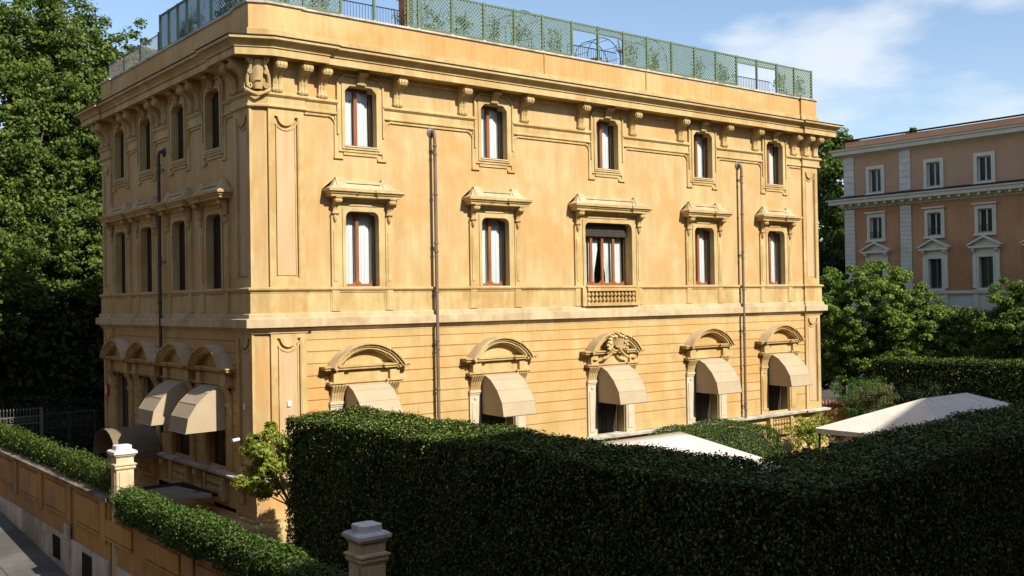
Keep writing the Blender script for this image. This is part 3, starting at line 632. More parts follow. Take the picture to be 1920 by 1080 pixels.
tag(MB().bx(-.05, .05, .10, .14, -.10, .10).build('junction_box', 'white', None, (0, .8, 4.8), -PI/2), 'small white box on the shaded side of the corner', 'junction box')
t = thing('alarm_box', 'small red and white alarm box at far end of shaded facade', 'alarm box', (-.1, 16.3, 4.5), -PI/2)
b = MB(); b.bx(-.13, .13, 0, .06, -.28, .28); b.build('case', 'red', t); b = MB(); b.bx(-.09, .05, .061, .075, -.2, .2); b.build('face_plate', 'white', t)
t = thing('security_camera', 'white cylindrical security camera on the corner above the small tree', 'camera', (-.1, 1.0, 3.62))
b = MB(); b.tube([(-.42, -.06, 0), (-.15, 0, .02)], .06, 10); b.build('camera_body', 'white', t, smooth=True); b = MB(); b.tube([(-.2, 0, .0), (0, 0, -.1)], .03, 6); b.build('arm', 'greyiron', t)
# ================================================================== AWNINGS
PROF = [(.10, 5.42), (.40, 5.36), (.72, 5.20), (1.12, 4.82), (1.42, 4.34), (1.52, 3.80)]
def awning(label, loc, rz, group, hw=.84, sc=1.0):
    t = thing('awning', label, 'awning', loc, rz, group); pr = [(v*sc, z) for v, z in PROF]
    b = MB(); rows = []
    for v, z in pr: rows += [(-hw, -v, z), (hw, -v, z)]
    for i in range(len(pr)-1): b.add([rows[2*i], rows[2*i+1], rows[2*i+3], rows[2*i+2]], [(0, 1, 2, 3)])
    fan = [(.10, 3.82)] + pr
    for s in (-1, 1):
        for i in range(len(pr)-1):
            a, c_, d = fan[0], pr[i], pr[i+1]; b.add([(s*hw, -q[0], q[1]) for q in (a, c_, d)], [(0, 1, 2)])
    me = b.mesh('fabric_cover', 'canvas', recalc=False); bm = bmesh.new(); bm.from_mesh(me); bmesh.ops.remove_doubles(bm, verts=bm.verts, dist=.001)
    bmesh.ops.recalc_face_normals(bm, faces=bm.faces); bm.to_mesh(me); bm.free()
    o = link('fabric_cover', me, t); md = o.modifiers.new('thick', 'SOLIDIFY'); md.thickness = .012
    for v, z in pr[2:5]:
        b = MB(); b.tube([(-hw, -v-.006, z+.004), (hw, -v-.006, z+.004)], .008, 5); b.build('seam', 'canvas', t)
    for s in (-1, 1):
        b = MB(); b.tube([(s*(hw-.0), -v, z) for v, z in pr], .010, 5); b.build('seam', 'canvas', t)
    b = MB(); b.tube([(-hw, -pr[-1][0]-.01, 3.80), (hw, -pr[-1][0]-.01, 3.80)], .018, 6)
    for s in (-1, 1):
        b.tube([(s*(hw-.03), -.12, 3.84), (s*(hw-.03), -pr[-1][0], 3.80)], .015, 6)
        for v, z in pr[2:5]: b.tube([(s*(hw-.03), -.12, 3.86), (s*(hw-.03), -v+.03, z-.03)], .01, 5)
    b.build('awning_frame', 'greyiron', t); return t
FL = ['tan barrel awning partly hidden behind the tall clipped hedge', 'tan barrel awning between the hedge and the first drainpipe, over a dark door', 'tan barrel awning over the middle door under the carved shell',
      'tan barrel awning over the door just left of the far drainpipe', 'tan barrel awning over the last door right of the far drainpipe']
FL[1] = 'tan barrel awning over the dark door left of the carved shell doorway'
for c, l in zip(FC, FL): awning(l, (c, 0, 0), 0, 'tan awnings on the palazzo', .84)
awning('tan awning on the shaded facade nearest the building corner', (0, LC[0]-.1, 0), -PI/2, 'tan awnings on the palazzo', .84, 1.05)
awning('tan awning on the shaded facade beside the dark drainpipe', (0, LC[1]-.1, 0), -PI/2, 'tan awnings on the palazzo', .84, 1.05)
# entrance canopy and low roof in the side court
t = thing('entrance_canopy', 'brown vaulted fabric canopy over the side entrance behind the pillar', 'canopy', (0, 10.6, 0))
b = MB(); n = 12; A = [(1.5*math.cos(PI*i/n), 2.1+1.2*math.sin(PI*i/n)) for i in range(n+1)]
for i in range(n): b.add([(-.12, A[i][0], A[i][1]), (-.12, A[i+1][0], A[i+1][1]), (-2.0, A[i+1][0], A[i+1][1]), (-2.0, A[i][0], A[i][1])], [(0, 1, 2, 3)])
o = b.build('fabric_cover', 'olivecanvas', t, recalc=False); o.modifiers.new('thick', 'SOLIDIFY').thickness = .02
b = MB()
for y in (-1.48, 1.48): b.tube([(-1.95, y, 0), (-1.95, y, 2.1)], .03, 6)
b.build('post', 'iron', t)
t = thing('lean_to_roof', 'low dark flat canopy against the shaded facade behind the near wall hedge', 'canopy', (0, 4.4, 0))
b = MB(); b.box(-2.1, -.35, -1.7, 1.7, 1.42, 1.50); b.build('roof_sheet', 'darkcanvas', t)
b = MB()
for x in (-2.0,):
    for y in (-1.6, 1.6): b.tube([(x, y, 0), (x, y, 1.42)], .04, 6)
b.build('post', 'iron', t)
# ================================================================== ROOF TERRACE
def lattice(x0, x1, z0, z1, mb, step=.165, w=.027, single=False):
    for sgn in ((1,) if single else (1, -1)):
        c = -(z1-z0)-(x1-x0)
        while c < (x1-x0)+(z1-z0):
            pts = []          # line x - x0 = c + sgn'(z-z0)
            xa = c if sgn > 0 else (x1-x0)-c
            h = z1-z0; L = x1-x0
            t0, t1 = 0, h
            if sgn > 0: t0, t1 = max(0, -c), min(h, L-c)
            else: t0, t1 = max(0, -c), min(h, L-c)
            if t1-t0 > .03:
                if sgn > 0: a, b_ = (x0+c+t0, z0+t0), (x0+c+t1, z0+t1)
                else: a, b_ = (x1-c-t0, z0+t0), (x1-c-t1, z0+t1)
                y = -.012*sgn; q = w*.5
                mb.add([(a[0]-q*sgn, y, a[1]+q), (a[0]+q*sgn, y, a[1]-q), (b_[0]+q*sgn, y, b_[1]-q), (b_[0]-q*sgn, y, b_[1]+q),
                        (a[0]-q*sgn, y-.012, a[1]+q), (a[0]+q*sgn, y-.012, a[1]-q), (b_[0]+q*sgn, y-.012, b_[1]-q), (b_[0]-q*sgn, y-.012, b_[1]+q)],
                       [(0, 1, 2, 3), (7, 6, 5, 4), (0, 4, 5, 1), (3, 2, 6, 7)])
            c += step
TZ0, TZ1 = 19.10, 20.62
def trellis(t, posts, kinds, m):
    """along local x; kinds: 'l' lattice, 'o' open bay with lattice strip, ' ' gap"""
    for x in posts:
        b = MB(); b.box(x-.045, x+.045, -.045, .045, TZ0-.02, TZ1+.02); b.build('post', m, t)
        b = MB(); b.box(x-.06, x+.06, -.07, .06, 19.035, 19.09); b.build('post_foot', 'stone', t)
    for a, c, k in zip(posts[:-1], posts[1:], kinds):
        if k == ' ': continue
        x0, x1 = a+.045, c-.045; b = MB(); b.box(x0, x1, -.03, .03, TZ1-.07, TZ1)
        if k == 'l': b.box(x0, x1, -.03, .03, TZ0, TZ0+.07); lattice(x0, x1, TZ0+.07, TZ1-.07, b)
        if k == 's': b.box(x0, x1, -.03, .03, TZ0, TZ0+.07); lattice(x0, x1, TZ0+.07, TZ1-.07, b, .17, .05, True)
        if k == 'o': b.box(x0, x1, -.03, .03, TZ1-.34, TZ1-.29); lattice(x0, x1, TZ1-.29, TZ1-.07, b)
        b.build('lattice_panel', m, t)
t = thing('trellis_fence', 'long green diagonal trellis screen along the sunlit roof parapet', 'trellis', (0, .13, 0))
fp = [.42, .77, 2.05, 3.57, 4.99, 6.49, 6.99, 8.59, 10.19, 11.79, 13.34, 15.03, 16.6, 18.2, 19.74, 21.41, 23.04, 24.61, 26.21, 27.82, 29.46, 30.97, 32.5]
trellis(t, fp, 'lll  llllll' + 'oo' + 'lllll' + 'oo' + 'ls', 'green')
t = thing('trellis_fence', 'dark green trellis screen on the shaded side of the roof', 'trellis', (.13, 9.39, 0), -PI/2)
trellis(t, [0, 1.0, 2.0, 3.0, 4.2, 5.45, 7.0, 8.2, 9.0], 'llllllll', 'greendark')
def railing(t, L, h, step=.13, m='iron'):
    b = MB(); b.tube([(0, 0, h), (L, 0, h)], .022, 6); b.build('rail', m, t); b = MB(); b.tube([(0, 0, .1), (L, 0, .1)], .016, 6); b.build('rail', m, t)
    b = MB(); x = 0
    while x <= L: b.tube([(x, 0, .0), (x, 0, h)], .010, 4); x += step
    o = b.build('bars', m, t); o['kind'] = 'stuff'
for (x, y, L, lab) in ((3.7, .35, 2.7, 'iron roof railing in the gap beside the corner trellis'), (15.1, .5, 3.0, 'iron roof railing behind the middle open trellis bays'), (26.3, .5, 3.1, 'iron roof railing behind the far open trellis bays')):
    t = thing('roof_railing', lab, 'railing', (x, y, 19.0), 0, 'iron railings on the roof terrace'); railing(t, L, .72)
t = thing('roof_railing', 'low grey iron railing on the far shaded end of the roof', 'railing', (.13, 16.3, 19.02), -PI/2, 'iron railings on the roof terrace'); railing(t, 6.8, .85, .11, 'greyiron')
for k in range(4):
    b = MB(); b.tube([(k*2.2+.05, 0, 0), (k*2.2+.05, 0, .95)], .035, 6); b.build('post', 'greyiron', t)
def hoop(lab, x, y, w, h, d=.9):
    t = thing('garden_arch', lab, 'garden arch', (x, y, 18.55), 0, 'iron hoop arches on the roof terrace')
    for yy in (0, d):
        b = MB(); b.tube([(-w/2, yy, 0), (-w/2, yy, h-w/2)] + [(-w/2*math.cos(a), yy, h-w/2+w/2*math.sin(a)) for a in [i*PI/12 for i in range(1, 12)]] + [(w/2, yy, h-w/2), (w/2, yy, 0)], .02, 6); b.build('hoop', 'iron', t)
    for i in range(1, 12, 2):
        b = MB(); a = i*PI/12; b.tube([(-w/2*math.cos(a), 0, h-w/2+w/2*math.sin(a)), (-w/2*math.cos(a), d, h-w/2+w/2*math.sin(a))], .012, 5); b.build('rung', 'iron', t)
hoop('black iron hoop arch seen through the middle open trellis bay', 18.4, 1.6, 2.2, 2.15); hoop('black iron hoop top just above the lattice left of middle', 13.6, 1.6, 2.2, 2.65); hoop('black iron hoop top above the lattice right of middle', 21.6, 1.6, 2.2, 2.55)
# planter and terracotta pier by the gap
t = thing('planter_box', 'green planter box under the hoop in the open bay', 'planter', (17.3, .9, 18.56)); b = MB(); b.box(-.5, .5, -.2, .2, .0, .75); b.build('box', 'greendark', t)
v = leaves(*blob_points(160, (0, 0, .82), (.45, .18, .12), 10, .1), .09); link('foliage', leaf_mesh('foliage', v, 'vine'), t)
t = thing('chimney_pier', 'small terracotta pier beside the gap in the trellis', 'pier', (6.75, .65, 18.55)); b = MB(); b.box(-.2, .2, -.2, .2, 0, 1.75); b.build('shaft', 'brick_red', t); b = MB(); b.box(-.27, .27, -.27, .27, 1.75, 1.83); b.build('cap', 'stone', t)
def vine(lab, x, y, z, w, h, n, m='vine', along='x'):
    t = thing('climbing_plant', lab, 'plant', (x, y, z), 0, 'climbing plants on the roof trellis')
    b = MB()
    for k in range(5):
        px = random.uniform(-w/2, w/2); b.tube([(px if along == 'x' else 0, 0 if along == 'x' else px, -.5), ((px*.7 if along == 'x' else 0), .03+(0 if along == 'x' else px*.7), h*.45), ((px if along == 'x' else .04), (0 if along == 'x' else px), h*random.uniform(.7, 1.05))], .014, 5)
    b.build('stems', 'bark', t)
    p, q = blob_points(n, (0, .02, h*.5), (w/2, .12, h*.55) if along == 'x' else (.12, w/2, h*.55), 16, .22, .2)
    link('foliage', leaf_mesh('foliage', leaves(p, q, .10), m), t)
VL = [('climbing plant behind the first corner trellis panel', 1.5, 1.1), ('climbing plant behind the panel left of the roof gap', 2.9, 1.0), ('green climber in the second panel right of the roof gap', 7.8, 1.5), ('green climber in the third panel right of the roof gap', 9.3, 1.5), ('sparse climber in the fourth panel right of the gap', 11.0, 1.0), ('climber in the fifth panel right of the roof gap', 12.4, 1.3), ('climber just left of the middle open bays', 14.4, 1.0),
      ('yellowing climber just right of the middle open bays', 18.9, 1.5), ('pale climber in the panel after the yellowing one', 20.6, 1.3), ('climber high above the right part of the roof', 23.6, 1.0), ('climber just left of the far open bays', 25.6, 1.0), ('orange tinged climber right of the far open bays', 30.2, 1.2), ('climber sprouting at the far roof corner', 32.0, 1.0)]
for l, x, w in VL: vine(l, x, .48, 19.0, w, 1.35 if w < 1.4 else 1.5, int(300*w))
vine('reddish twiggy plant in the gap beside the terracotta pier', 6.35, .45, 19.0, .6, .8, 90)
vine('leafy climber behind the dark trellis near the roof corner', .55, 3.4, 19.0, 2.6, 1.6, 700, 'privet', 'y'); vine('leafy climber behind the far part of dark trellis', .55, 7.0, 19.0, 3.0, 1.5, 800, 'privet', 'y')
# ================================================================== BOUNDARY WALL, PILLARS, STREET SIDE
WX = -6.0
def recess_panels(t, ylist, z0, z1):
    for y0, y1 in ylist:
        b = MB(); fb = [(y0, z0), (y1, z0), (y1, z1), (y0, z1)]
        b.box(WX-.305, WX-.25, y0, y1, z0, z1); b.build('wall_panel', 'bwall', t)
        b = MB(); b.box(WX-.325, WX-.25, y0-.02, y1+.02, z0-.09, z0-.03); b.build('panel_sill', 'bwall', t)
def wall_run(label, y0, y1, zt, pan):
    t = thing('boundary_wall', label, 'wall', (0, 0, 0)); b = MB()
    b.box(WX-.25, WX+.25, y0, y1, -1.8, zt); b.build('wall_body', 'bwall', t)
    n = int((y1-y0)/1.6); st = (y1-y0)/n
    for k in range(n):
        b = MB(); b.box(WX-.36, WX+.34, y0+k*st+.01, y0+(k+1)*st-.01, zt, zt+.10); b.build('coping_stone', 'coping', t)
    for k in range(int((y1-y0)/3.4)):
        ya = y0+.25+k*3.4
        b = MB(); b.box(WX-.30, WX-.25, ya, ya+.55, 1.75, zt-.003); b.build('wall_pier', 'bwall', t)
    recess_panels(t, pan, 1.98, zt-.16)
    n = int((y1-y0)/3.2)
    for k in range(n):
        a = y0+(y1-y0)*k/n; c = y0+(y1-y0)*(k+1)/n; zz = 1.30
        b = MB(); b.box(WX-.31, WX-.25, a+.006, c-.006, -1.8, zz); b.build('plinth_slab', 'bplinth', t)
    return t
wl_far = wall_run('ochre street wall with recessed panels and white plinth beyond the first pillar', -4.05, 17.5, 2.95, [(-3.2+3.4*k, -3.2+3.4*k+2.3) for k in range(6)])
for (ya, yb) in ((-2.55, -1.65), (.75, 1.55)):
    b = MB(); b.box(WX-.325, WX-.312, ya, yb, .45, 1.15)
    o = b.build('vent_opening', 'dark', wl_far); b = MB()
    for k in range(6): y = ya+.05+k*(yb-ya-.1)/5; b.tube([(WX-.34, y, .45), (WX-.34, y, 1.15)], .012, 5)
    b.build('grille', 'iron', o)
b = MB(); b.box(WX-.37, WX-.31, -.42, .12, .55, 1.72); pl = b.build('wall_plaque', 'stone', wl_far)
b = MB()
rr = random.Random(5)
for k in range(9):
    y = -.36
    b.box(WX-.374, WX-.369, -.34, -.34+rr.uniform(.15, .42), .70+k*.105, .715+k*.105)
b.build('worn_relief', 'coping', pl)
wl_near = wall_run('ochre street wall carrying the dense ivy hedge between the two pillars', -17.35, -4.75, 2.62, [(-16.2+3.4*k, -16.2+3.4*k+2.3) for k in range(4)])
wl_n2 = wall_run('short ochre wall stub running on below the nearest pillar', -30, -18.05, 2.62, [(-20.9, -18.9)])
def pillar(lab, y, zt):
    t = thing('gate_pillar', lab, 'pillar', (WX, y, 0), 0, 'square pillars of the street wall'); h = .235
    b = MB(); b.box(-h, h, -h, h, -1.8, zt-.62)
    for s in (-1, 1):
        b.box(-h*.66, h*.66, s*h-.025, s*h+.025, 1.6, zt-.72); b.box(s*h-.025, s*h+.025, -h*.66, h*.66, 1.6, zt-.72)
    b.build('shaft', 'pillar', t)
    sq = [(h, h), (h, -h), (-h, -h), (-h, h)]
    b = MB(); b.sweep(sq, [(-.2, zt-.64), (.03, zt-.64), (.05, zt-.60), (.035, zt-.56), (.07, zt-.53), (.07, zt-.50), (.0, zt-.47), (0, zt-.33), (.025, zt-.305), (-.2, zt-.30)], True); b.build('neck_moulding', 'pillar', t)
    b = MB(); b.sweep(sq, [(-.2, zt-.30), (.03, zt-.28), (.06, zt-.23), (.085, zt-.22), (.085, zt-.16), (.03, zt-.12), (-.2, zt-.12)], True); b.build('cap_slab', 'capstone', t)
    b = MB(); q = .215; b.prism([(-q+.06, -q), (q-.06, -q), (q, -q+.06), (q, q-.06), (q-.06, q), (-q+.06, q), (-q, q-.06), (-q, -q+.06)], zt-.121, zt, 'z'); b.build('cap_block', 'capstone', t)
pillar('sunlit square stucco pillar with white stone cap between the two wall hedges', -4.4, 4.55)
pillar('nearest square pillar with grey stone cap in front of the tall dark hedge', -17.7, 4.50)
# hedges -------------------------------------------------------------
def box_hedge(y0, y1, prof, n, size, m, core, yjit=.06, bulge=.08):
    """hedge along y; prof = cross-section polygon (x,z), returns vertex array"""
    P = np.array(prof, float); Q = np.roll(P, -1, axis=0); L = np.linalg.norm(Q-P, axis=1)[:-1]; cs = np.cumsum(L)/L.sum()
    s = RNG.random(n); k = np.searchsorted(cs, s); k = np.minimum(k, len(L)-1); t = RNG.random(n)[:, None]
    p2 = P[k]*(1-t)+Q[k]*t; d = (Q[k]-P[k])/np.linalg.norm(Q[k]-P[k], axis=1)[:, None]; nn = np.stack([-d[:, 1], np.zeros(n), d[:, 0]], 1)
    y = RNG.uniform(y0, y1, n); wob = bulge*(np.sin(y*1.7+p2[:, 1]*2)+np.sin(y*.63+1.3+p2[:, 0]*3)*.8+.6*np.sin(y*4.1+p2[:, 1]*5))
    dep = wob + RNG.normal(0, yjit, n) - .05
    pts = np.stack([p2[:, 0], y, p2[:, 1]], 1)+nn*dep[:, None]
    return pts, nn
cprof = lambda x0, x1, z0, z1, r: [(x0+.0, z0)] + [(x0, z1-r)] + [(x0+r*(1-math.cos(a)), z1-r+r*math.sin(a)) for a in (.5, 1.0)] + [(x0+r, z1), (x1-r, z1), (x1, z1-r), (x1, z0)]
def hedge_obj(name, label, cat, pts, nn, size, m, core, jitter=.75, group=None, up=.15):
    o = link(name, leaf_mesh(name, leaves(pts, nn, size, jitter, .55, up), m, core, ('twig',))); tag(o, label, cat, group); return o
p, q = box_hedge(-3.95, 17.4, cprof(-6.04, -5.66, 3.10, 3.78, .12), 24000, .09, 'privet', None, .09, .04)
c = MB(); c.box(-5.92, -5.78, -3.9, 17.4, 3.0, 3.5); hedge_obj('wall_hedge', 'loose privet hedge on top of the far street wall', 'hedge', p, q, .095, 'privet', c)
p, q = box_hedge(-17.3, -4.95, cprof(-6.40, -5.60, 2.64, 3.48, .30), 80000, .07, 'ivy', None, .05, .045)
c = MB(); c.box(-6.28, -5.72, -17.3, -5.0, 2.6, 3.34); p2, q2 = blob_points(2500, (-6.0, -4.95, 3.05), (.42, .2, .45), 16, .2); 
hedge_obj('wall_hedge', 'dense rounded ivy hedge hanging over the near street wall', 'hedge', np.concatenate([p, p2]), np.concatenate([q, q2]), .072, 'ivy', c)
# tall L-shaped clipped laurel hedge (two arms, one plant mass)
HZ = 5.0
def quad_pts(a, b_, c, d, n): 
    s = RNG.random((n, 1)); t = RNG.random((n, 1)); a, b_, c, d = map(np.array, (a, b_, c, d)); return a*(1-s)*(1-t)+b_*s*(1-t)+c*s*t+d*(1-s)*t
A_ = (-1.55, -5.35); B_ = (1.35, -4.8); C_ = (2.35, -19.6); D_ = (26.0, -17.6); E_ = (26.3, -20.4); F_ = (-.2, -22.6)
pl = []; nl = []
def face(a, b_, n, nv):
    P = quad_pts((*a, .2), (*b_, .2), (*b_, HZ), (*a, HZ), n); pl.append(P); nl.append(np.tile(nv, (n, 1)))
def top(a, b_, c, d, n): pl.append(quad_pts((*a, HZ), (*b_, HZ), (*c, HZ), (*d, HZ), n)); nl.append(np.tile((0, 0, 1.), (n, 1)))
face(A_, F_, 80000, (-1, .05, 0)); face(F_, E_, 70000, (0, -1, 0)); face(A_, B_, 9000, (0, 1, 0)); face(B_, C_, 9000, (1, 0, 0)); face(C_, D_, 9000, (0, 1, 0))
top(A_, B_, C_, F_, 95000); top(F_, C_, D_, E_, 80000)
P = np.concatenate(pl); Nn = np.concatenate(nl).astype(float)
wob = .035*np.sin(P[:, 0]*1.3+P[:, 1]*1.1)+.03*np.sin(P[:, 1]*2.7+P[:, 2]*1.9)+.02*np.sin(P[:, 0]*4.1-P[:, 2]*3)
P = P+Nn*(wob+RNG.normal(0, .05, len(P))-.03)[:, None]
dip = .13*np.exp(-((P[:, 0]-1.5)**2+(P[:, 1]+20.5)**2)/60); P[:, 2] -= dip*P[:, 2]/HZ
spr = RNG.integers(0, len(P), 3500); P2 = P[spr]+Nn[spr]*RNG.uniform(.02, .11, 3500)[:, None]
P = np.concatenate([P, P2]); Nn = np.concatenate([Nn, np.roll(Nn[spr], 1, axis=1)])
core = MB(); i_ = .16
core.prism([(A_[0]+i_, A_[1]-i_), (B_[0]-i_, B_[1]-i_), (C_[0]-i_, C_[1]-i_+.1), (D_[0], D_[1]-i_), (E_[0], E_[1]+i_), (F_[0]+i_, F_[1]+i_)], 0, HZ-.38, 'z')
hedge_obj('clipped_hedge', 'huge tall clipped laurel hedge, near black, filling the foreground', 'hedge', P, Nn, .082, 'laurel', core, .38, None, .0)
# far hedge
pl = []; nl = []
a, b_ = (41.2, 2.35), (44.5, -24); a2, b2 = (43.6, 2.6), (47, -24)
for (s, e, n, nv) in ((a, b_, 26000, (-1, 0, 0)), (a2, a, 3000, (0, 1, 0))):
    pl.append(quad_pts((*s, .2), (*e, .2), (*e, 4.4), (*s, 4.4), n)); nl.append(np.tile(nv, (n, 1)))
pl.append(quad_pts((*a, 4.4), (*b_, 4.4), (*b2, 4.4), (*a2, 4.4), 26000)); nl.append(np.tile((0, 0, 1), (26000, 1)))
P = np.concatenate(pl); Nn = np.concatenate(nl).astype(float); P = P+Nn*(RNG.normal(0, .07, len(P))+.06*np.sin(P[:, 1]*2))[:, None]
core = MB(); core.prism([(41.4, 2.2), (44.7, -24), (46.8, -24), (43.4, 2.4)], 0, 4.22, 'z')
hedge_obj('clipped_hedge', 'straight dark clipped hedge with sunlit top at the far side of the garden', 'hedge', P, Nn, .12, 'laurel', core, .38, None, .0)
# rounded shrub hedge in front of the facade
def round_hedge(name, label, c, r, n, size, m, cat='shrub', e=3.2):
    d = RNG.normal(0, 1, (n, 3)); d[:, 2] = np.abs(d[:, 2])*1.0-.15; L = (np.abs(d)**e).sum(1)**(1/e); s = d/L[:, None]
    nn = np.sign(s)*np.abs(s)**(e-1); nn /= np.linalg.norm(nn, axis=1)[:, None]
    p = s*np.array(r)*(1+RNG.normal(0, .02, n)+.03*np.sin(s[:, 0]*9)+.03*np.sin(s[:, 1]*7+s[:, 2]*6))[:, None]+np.array(c)
    core = MB(); k = 12; rows = []
    for j in range(7):
        ph = -.1+(PI/2-.05+.1)*j/6
        for i in range(k):
            th = 2*PI*i/k; v_ = np.array([math.cos(ph)*math.cos(th), math.cos(ph)*math.sin(th), math.sin(ph)]); v_ = v_/((np.abs(v_)**e).sum()**(1/e)); rows.append(tuple(v_*np.array(r)*.9+np.array(c)))
    core.add(rows, [(j*k+i, j*k+(i+1) % k, (j+1)*k+(i+1) % k, (j+1)*k+i) for j in range(6) for i in range(k)]+[tuple(range(6*k, 7*k))])
    return hedge_obj(name, label, cat, p, nn, size, m, core, .7)
round_hedge('shrub_hedge', 'rounded sunlit boxwood mass between the white awning and the facade', (20.5, -2.6, .3), (4.3, 1.5, 2.35), 34000, .09, 'ivy')
round_hedge('shrub_hedge', 'lower strip of sunlit boxwood below the middle door', (14.2, -2.4, .3), (3.0, 1.1, 2.05), 16000, .09, 'ivy')
round_hedge('shrub', 'low dark evergreen shrub mass behind the iron fence', (-1.5, 27.0, .3), (6.5, 1.6, 3.2), 9000, .25, 'darkleaf', 'shrub', 2.6)
# ------------------------------------------------------------------ trees
def limbs(b, base, top_, r0, k, spread, zfork):
    b.tube([base, ((base[0]*.6+top_[0]*.4)+.15, base[1]*.7+top_[1]*.3, base[2]+(zfork-base[2])*.5), (base[0]*.4+top_[0]*.6, base[1]*.4+top_[1]*.6, zfork)], r0, 9, r0*.75)
    f = Vector((base[0]*.4+top_[0]*.6, base[1]*.4+top_[1]*.6, zfork))
    for i in range(k):
        a = 2*PI*i/k+random.random(); e = Vector((f.x+spread[0]*math.cos(a), f.y+spread[1]*math.sin(a), top_[2]-random.random()*spread[2]))
        m_ = f.lerp(e, .5)+Vector((random.uniform(-.3, .3), random.uniform(-.3, .3), spread[2]*.12)); b.tube([f, m_, e], r0*.5, 6, r0*.08)
        for j in range(2):
            g = m_.lerp(e, .3+.4*j); b.tube([g, g+Vector((random.uniform(-1, 1)*spread[0]*.3, random.uniform(-1, 1)*spread[1]*.3, spread[2]*.25))], r0*.2, 5, r0*.04)
def tree(label, base, blobs, size, m, r0=.4, zfork=None, group=None, clumps=120, cr=1.0, name='tree', flat=.8, cat='tree', jit=.7):
    t = thing(name, label, cat, base, 0, group); pts = []; nn = []
    for (c, r, n) in blobs:
        p, q = blob_points(n, c, r, clumps, cr, .5, flat); pts.append(p); nn.append(q)
    P = np.concatenate(pts)-np.array(base); Q = np.concatenate(nn); link('crown', leaf_mesh('crown', leaves(P, Q, size, jit, .62, .3), m), t)
    b = MB(); tp = Vector(blobs[0][0])-Vector(base); limbs(b, (0, 0, 0), (tp.x, tp.y, tp.z+blobs[0][1][2]*.6), r0, 7, (blobs[0][1][0]*.7, blobs[0][1][1]*.7, blobs[0][1][2]), zfork or tp.z*.5)
    b.build('trunk', 'bark', t, smooth=True); return t
G = 'plane trees beyond the palazzo'
tree('tall plane tree at the far left edge with a pointed sunlit crown', (-2.5, 31, 0), [((-2.0, 31, 19.5), (4.2, 4.5, 7.6), 60000), ((-3.5, 30, 11), (5, 5, 6.5), 44000)], .24, 'plane_leaf', .5, 8, G, 700, .60)
tree('tallest plane tree rising second from the left behind the palazzo', (2.6, 32, 0), [((2.2, 32, 21), (3.4, 4.0, 7.0), 56000), ((2.4, 32, 12.5), (4.2, 4.5, 6.5), 44000)], .24, 'plane_leaf', .45, 8, G, 700, .56)
tree('plane tree filling the gap just left of the palazzo roofline', (6.2, 31, 0), [((6.0, 30.5, 19.5), (2.8, 3.6, 6.6), 44000), ((5.2, 31, 12), (3.6, 4, 6.5), 36000)], .24, 'plane_leaf2', .45, 8, G, 600, .56)
tree('yellowish plane tree top showing behind the low roof railing', (10.5, 36, 0), [((10.0, 36, 21.0), (3.6, 4, 5.0), 22000), ((10.5, 37, 13), (4, 4, 6), 8000)], .36, 'plane_leaf2', .45, 9, G, 110, 1.1)
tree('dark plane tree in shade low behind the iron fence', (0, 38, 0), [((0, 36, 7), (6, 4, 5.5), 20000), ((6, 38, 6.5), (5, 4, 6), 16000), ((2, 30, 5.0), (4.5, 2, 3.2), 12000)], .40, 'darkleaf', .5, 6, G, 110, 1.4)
tree('leafy street tree branch reaching in at the left edge', (-6.9, 23.5, 1.5), [((-5.6, 22.0, 7.0), (2.0, 1.6, 1.9), 5000)], .22, 'plane_leaf2', .18, 4, None, 40, .5)
G = 'trees right of the palazzo'
tree('feathery acacia crown immediately right of the palazzo', (49.0, 7.5, 0), [((48.6, 7.6, 7.3), (3.9, 4.3, 3.4), 58000), ((51.3, 5.0, 5.8), (2.6, 3.4, 2.6), 34000), ((48.0, 8.5, 4.4), (3.2, 3.4, 2.6), 24000), ((50.5, 5.5, 3.8), (2.8, 3.2, 2.2), 20000)], .19, 'acacia', .22, 4.0, G, 300, .48, 'tree', .6)
tree('rounded acacia crown at the right edge in front of the salmon building', (51.6, -2.0, 0), [((51.2, -2.4, 6.2), (2.9, 4.2, 3.0), 52000), ((51.6, -8, 6.4), (2.8, 4, 3.0), 20000), ((51.2, .6, 4.6), (2.4, 3.2, 2.3), 22000)], .19, 'acacia', .22, 4.0, G, 300, .48, 'tree', .6)
G = 'dark trees behind the palazzo end'
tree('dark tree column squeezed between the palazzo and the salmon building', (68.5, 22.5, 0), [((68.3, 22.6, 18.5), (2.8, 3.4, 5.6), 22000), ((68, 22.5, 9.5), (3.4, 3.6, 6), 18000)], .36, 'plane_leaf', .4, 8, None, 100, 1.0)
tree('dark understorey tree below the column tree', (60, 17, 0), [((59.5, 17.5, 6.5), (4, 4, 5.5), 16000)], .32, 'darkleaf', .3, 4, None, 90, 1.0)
tree('small tree top peeping over the salmon roof', (75, 19, 0), [((74.5, 19.0, 22.6), (1.6, 1.6, 1.2), 1500)], .3, 'plane_leaf2', .25, 18, None, 20, .5)
def small_tree(label, base, c, r, n, size, m, cr=.26, clumps=60, name='small_tree', stems=((0, 0),)):
    t = thing(name, label, 'small tree', base); p, q = blob_points(n, c, r, clumps, cr, .15, .9)
    link('crown', leaf_mesh('crown', leaves(p-np.array(base), q, size, .7, .42, .2), m), t)
    cc = Vector(c)-Vector(base); b = MB()
    for i in range(7):
        a = i*.9; e = cc+Vector((r[0]*.8*math.cos(a), r[1]*.8*math.sin(a), r[2]*random.uniform(-.5, .8))); k = Vector((cc.x*.45+random.uniform(-.15, .15), cc.y*.45, cc.z*.5)); b.tube([k, k.lerp(e, .5)+Vector((0, 0, .1)), e], .03, 5, .008)
    b.tube([(0, 0, 0), (cc.x*.2+.06, cc.y*.2, cc.z*.25), (cc.x*.45, cc.y*.45, cc.z*.5), cc], .07, 7, .03); b.build('trunk', 'bark', t, smooth=True)
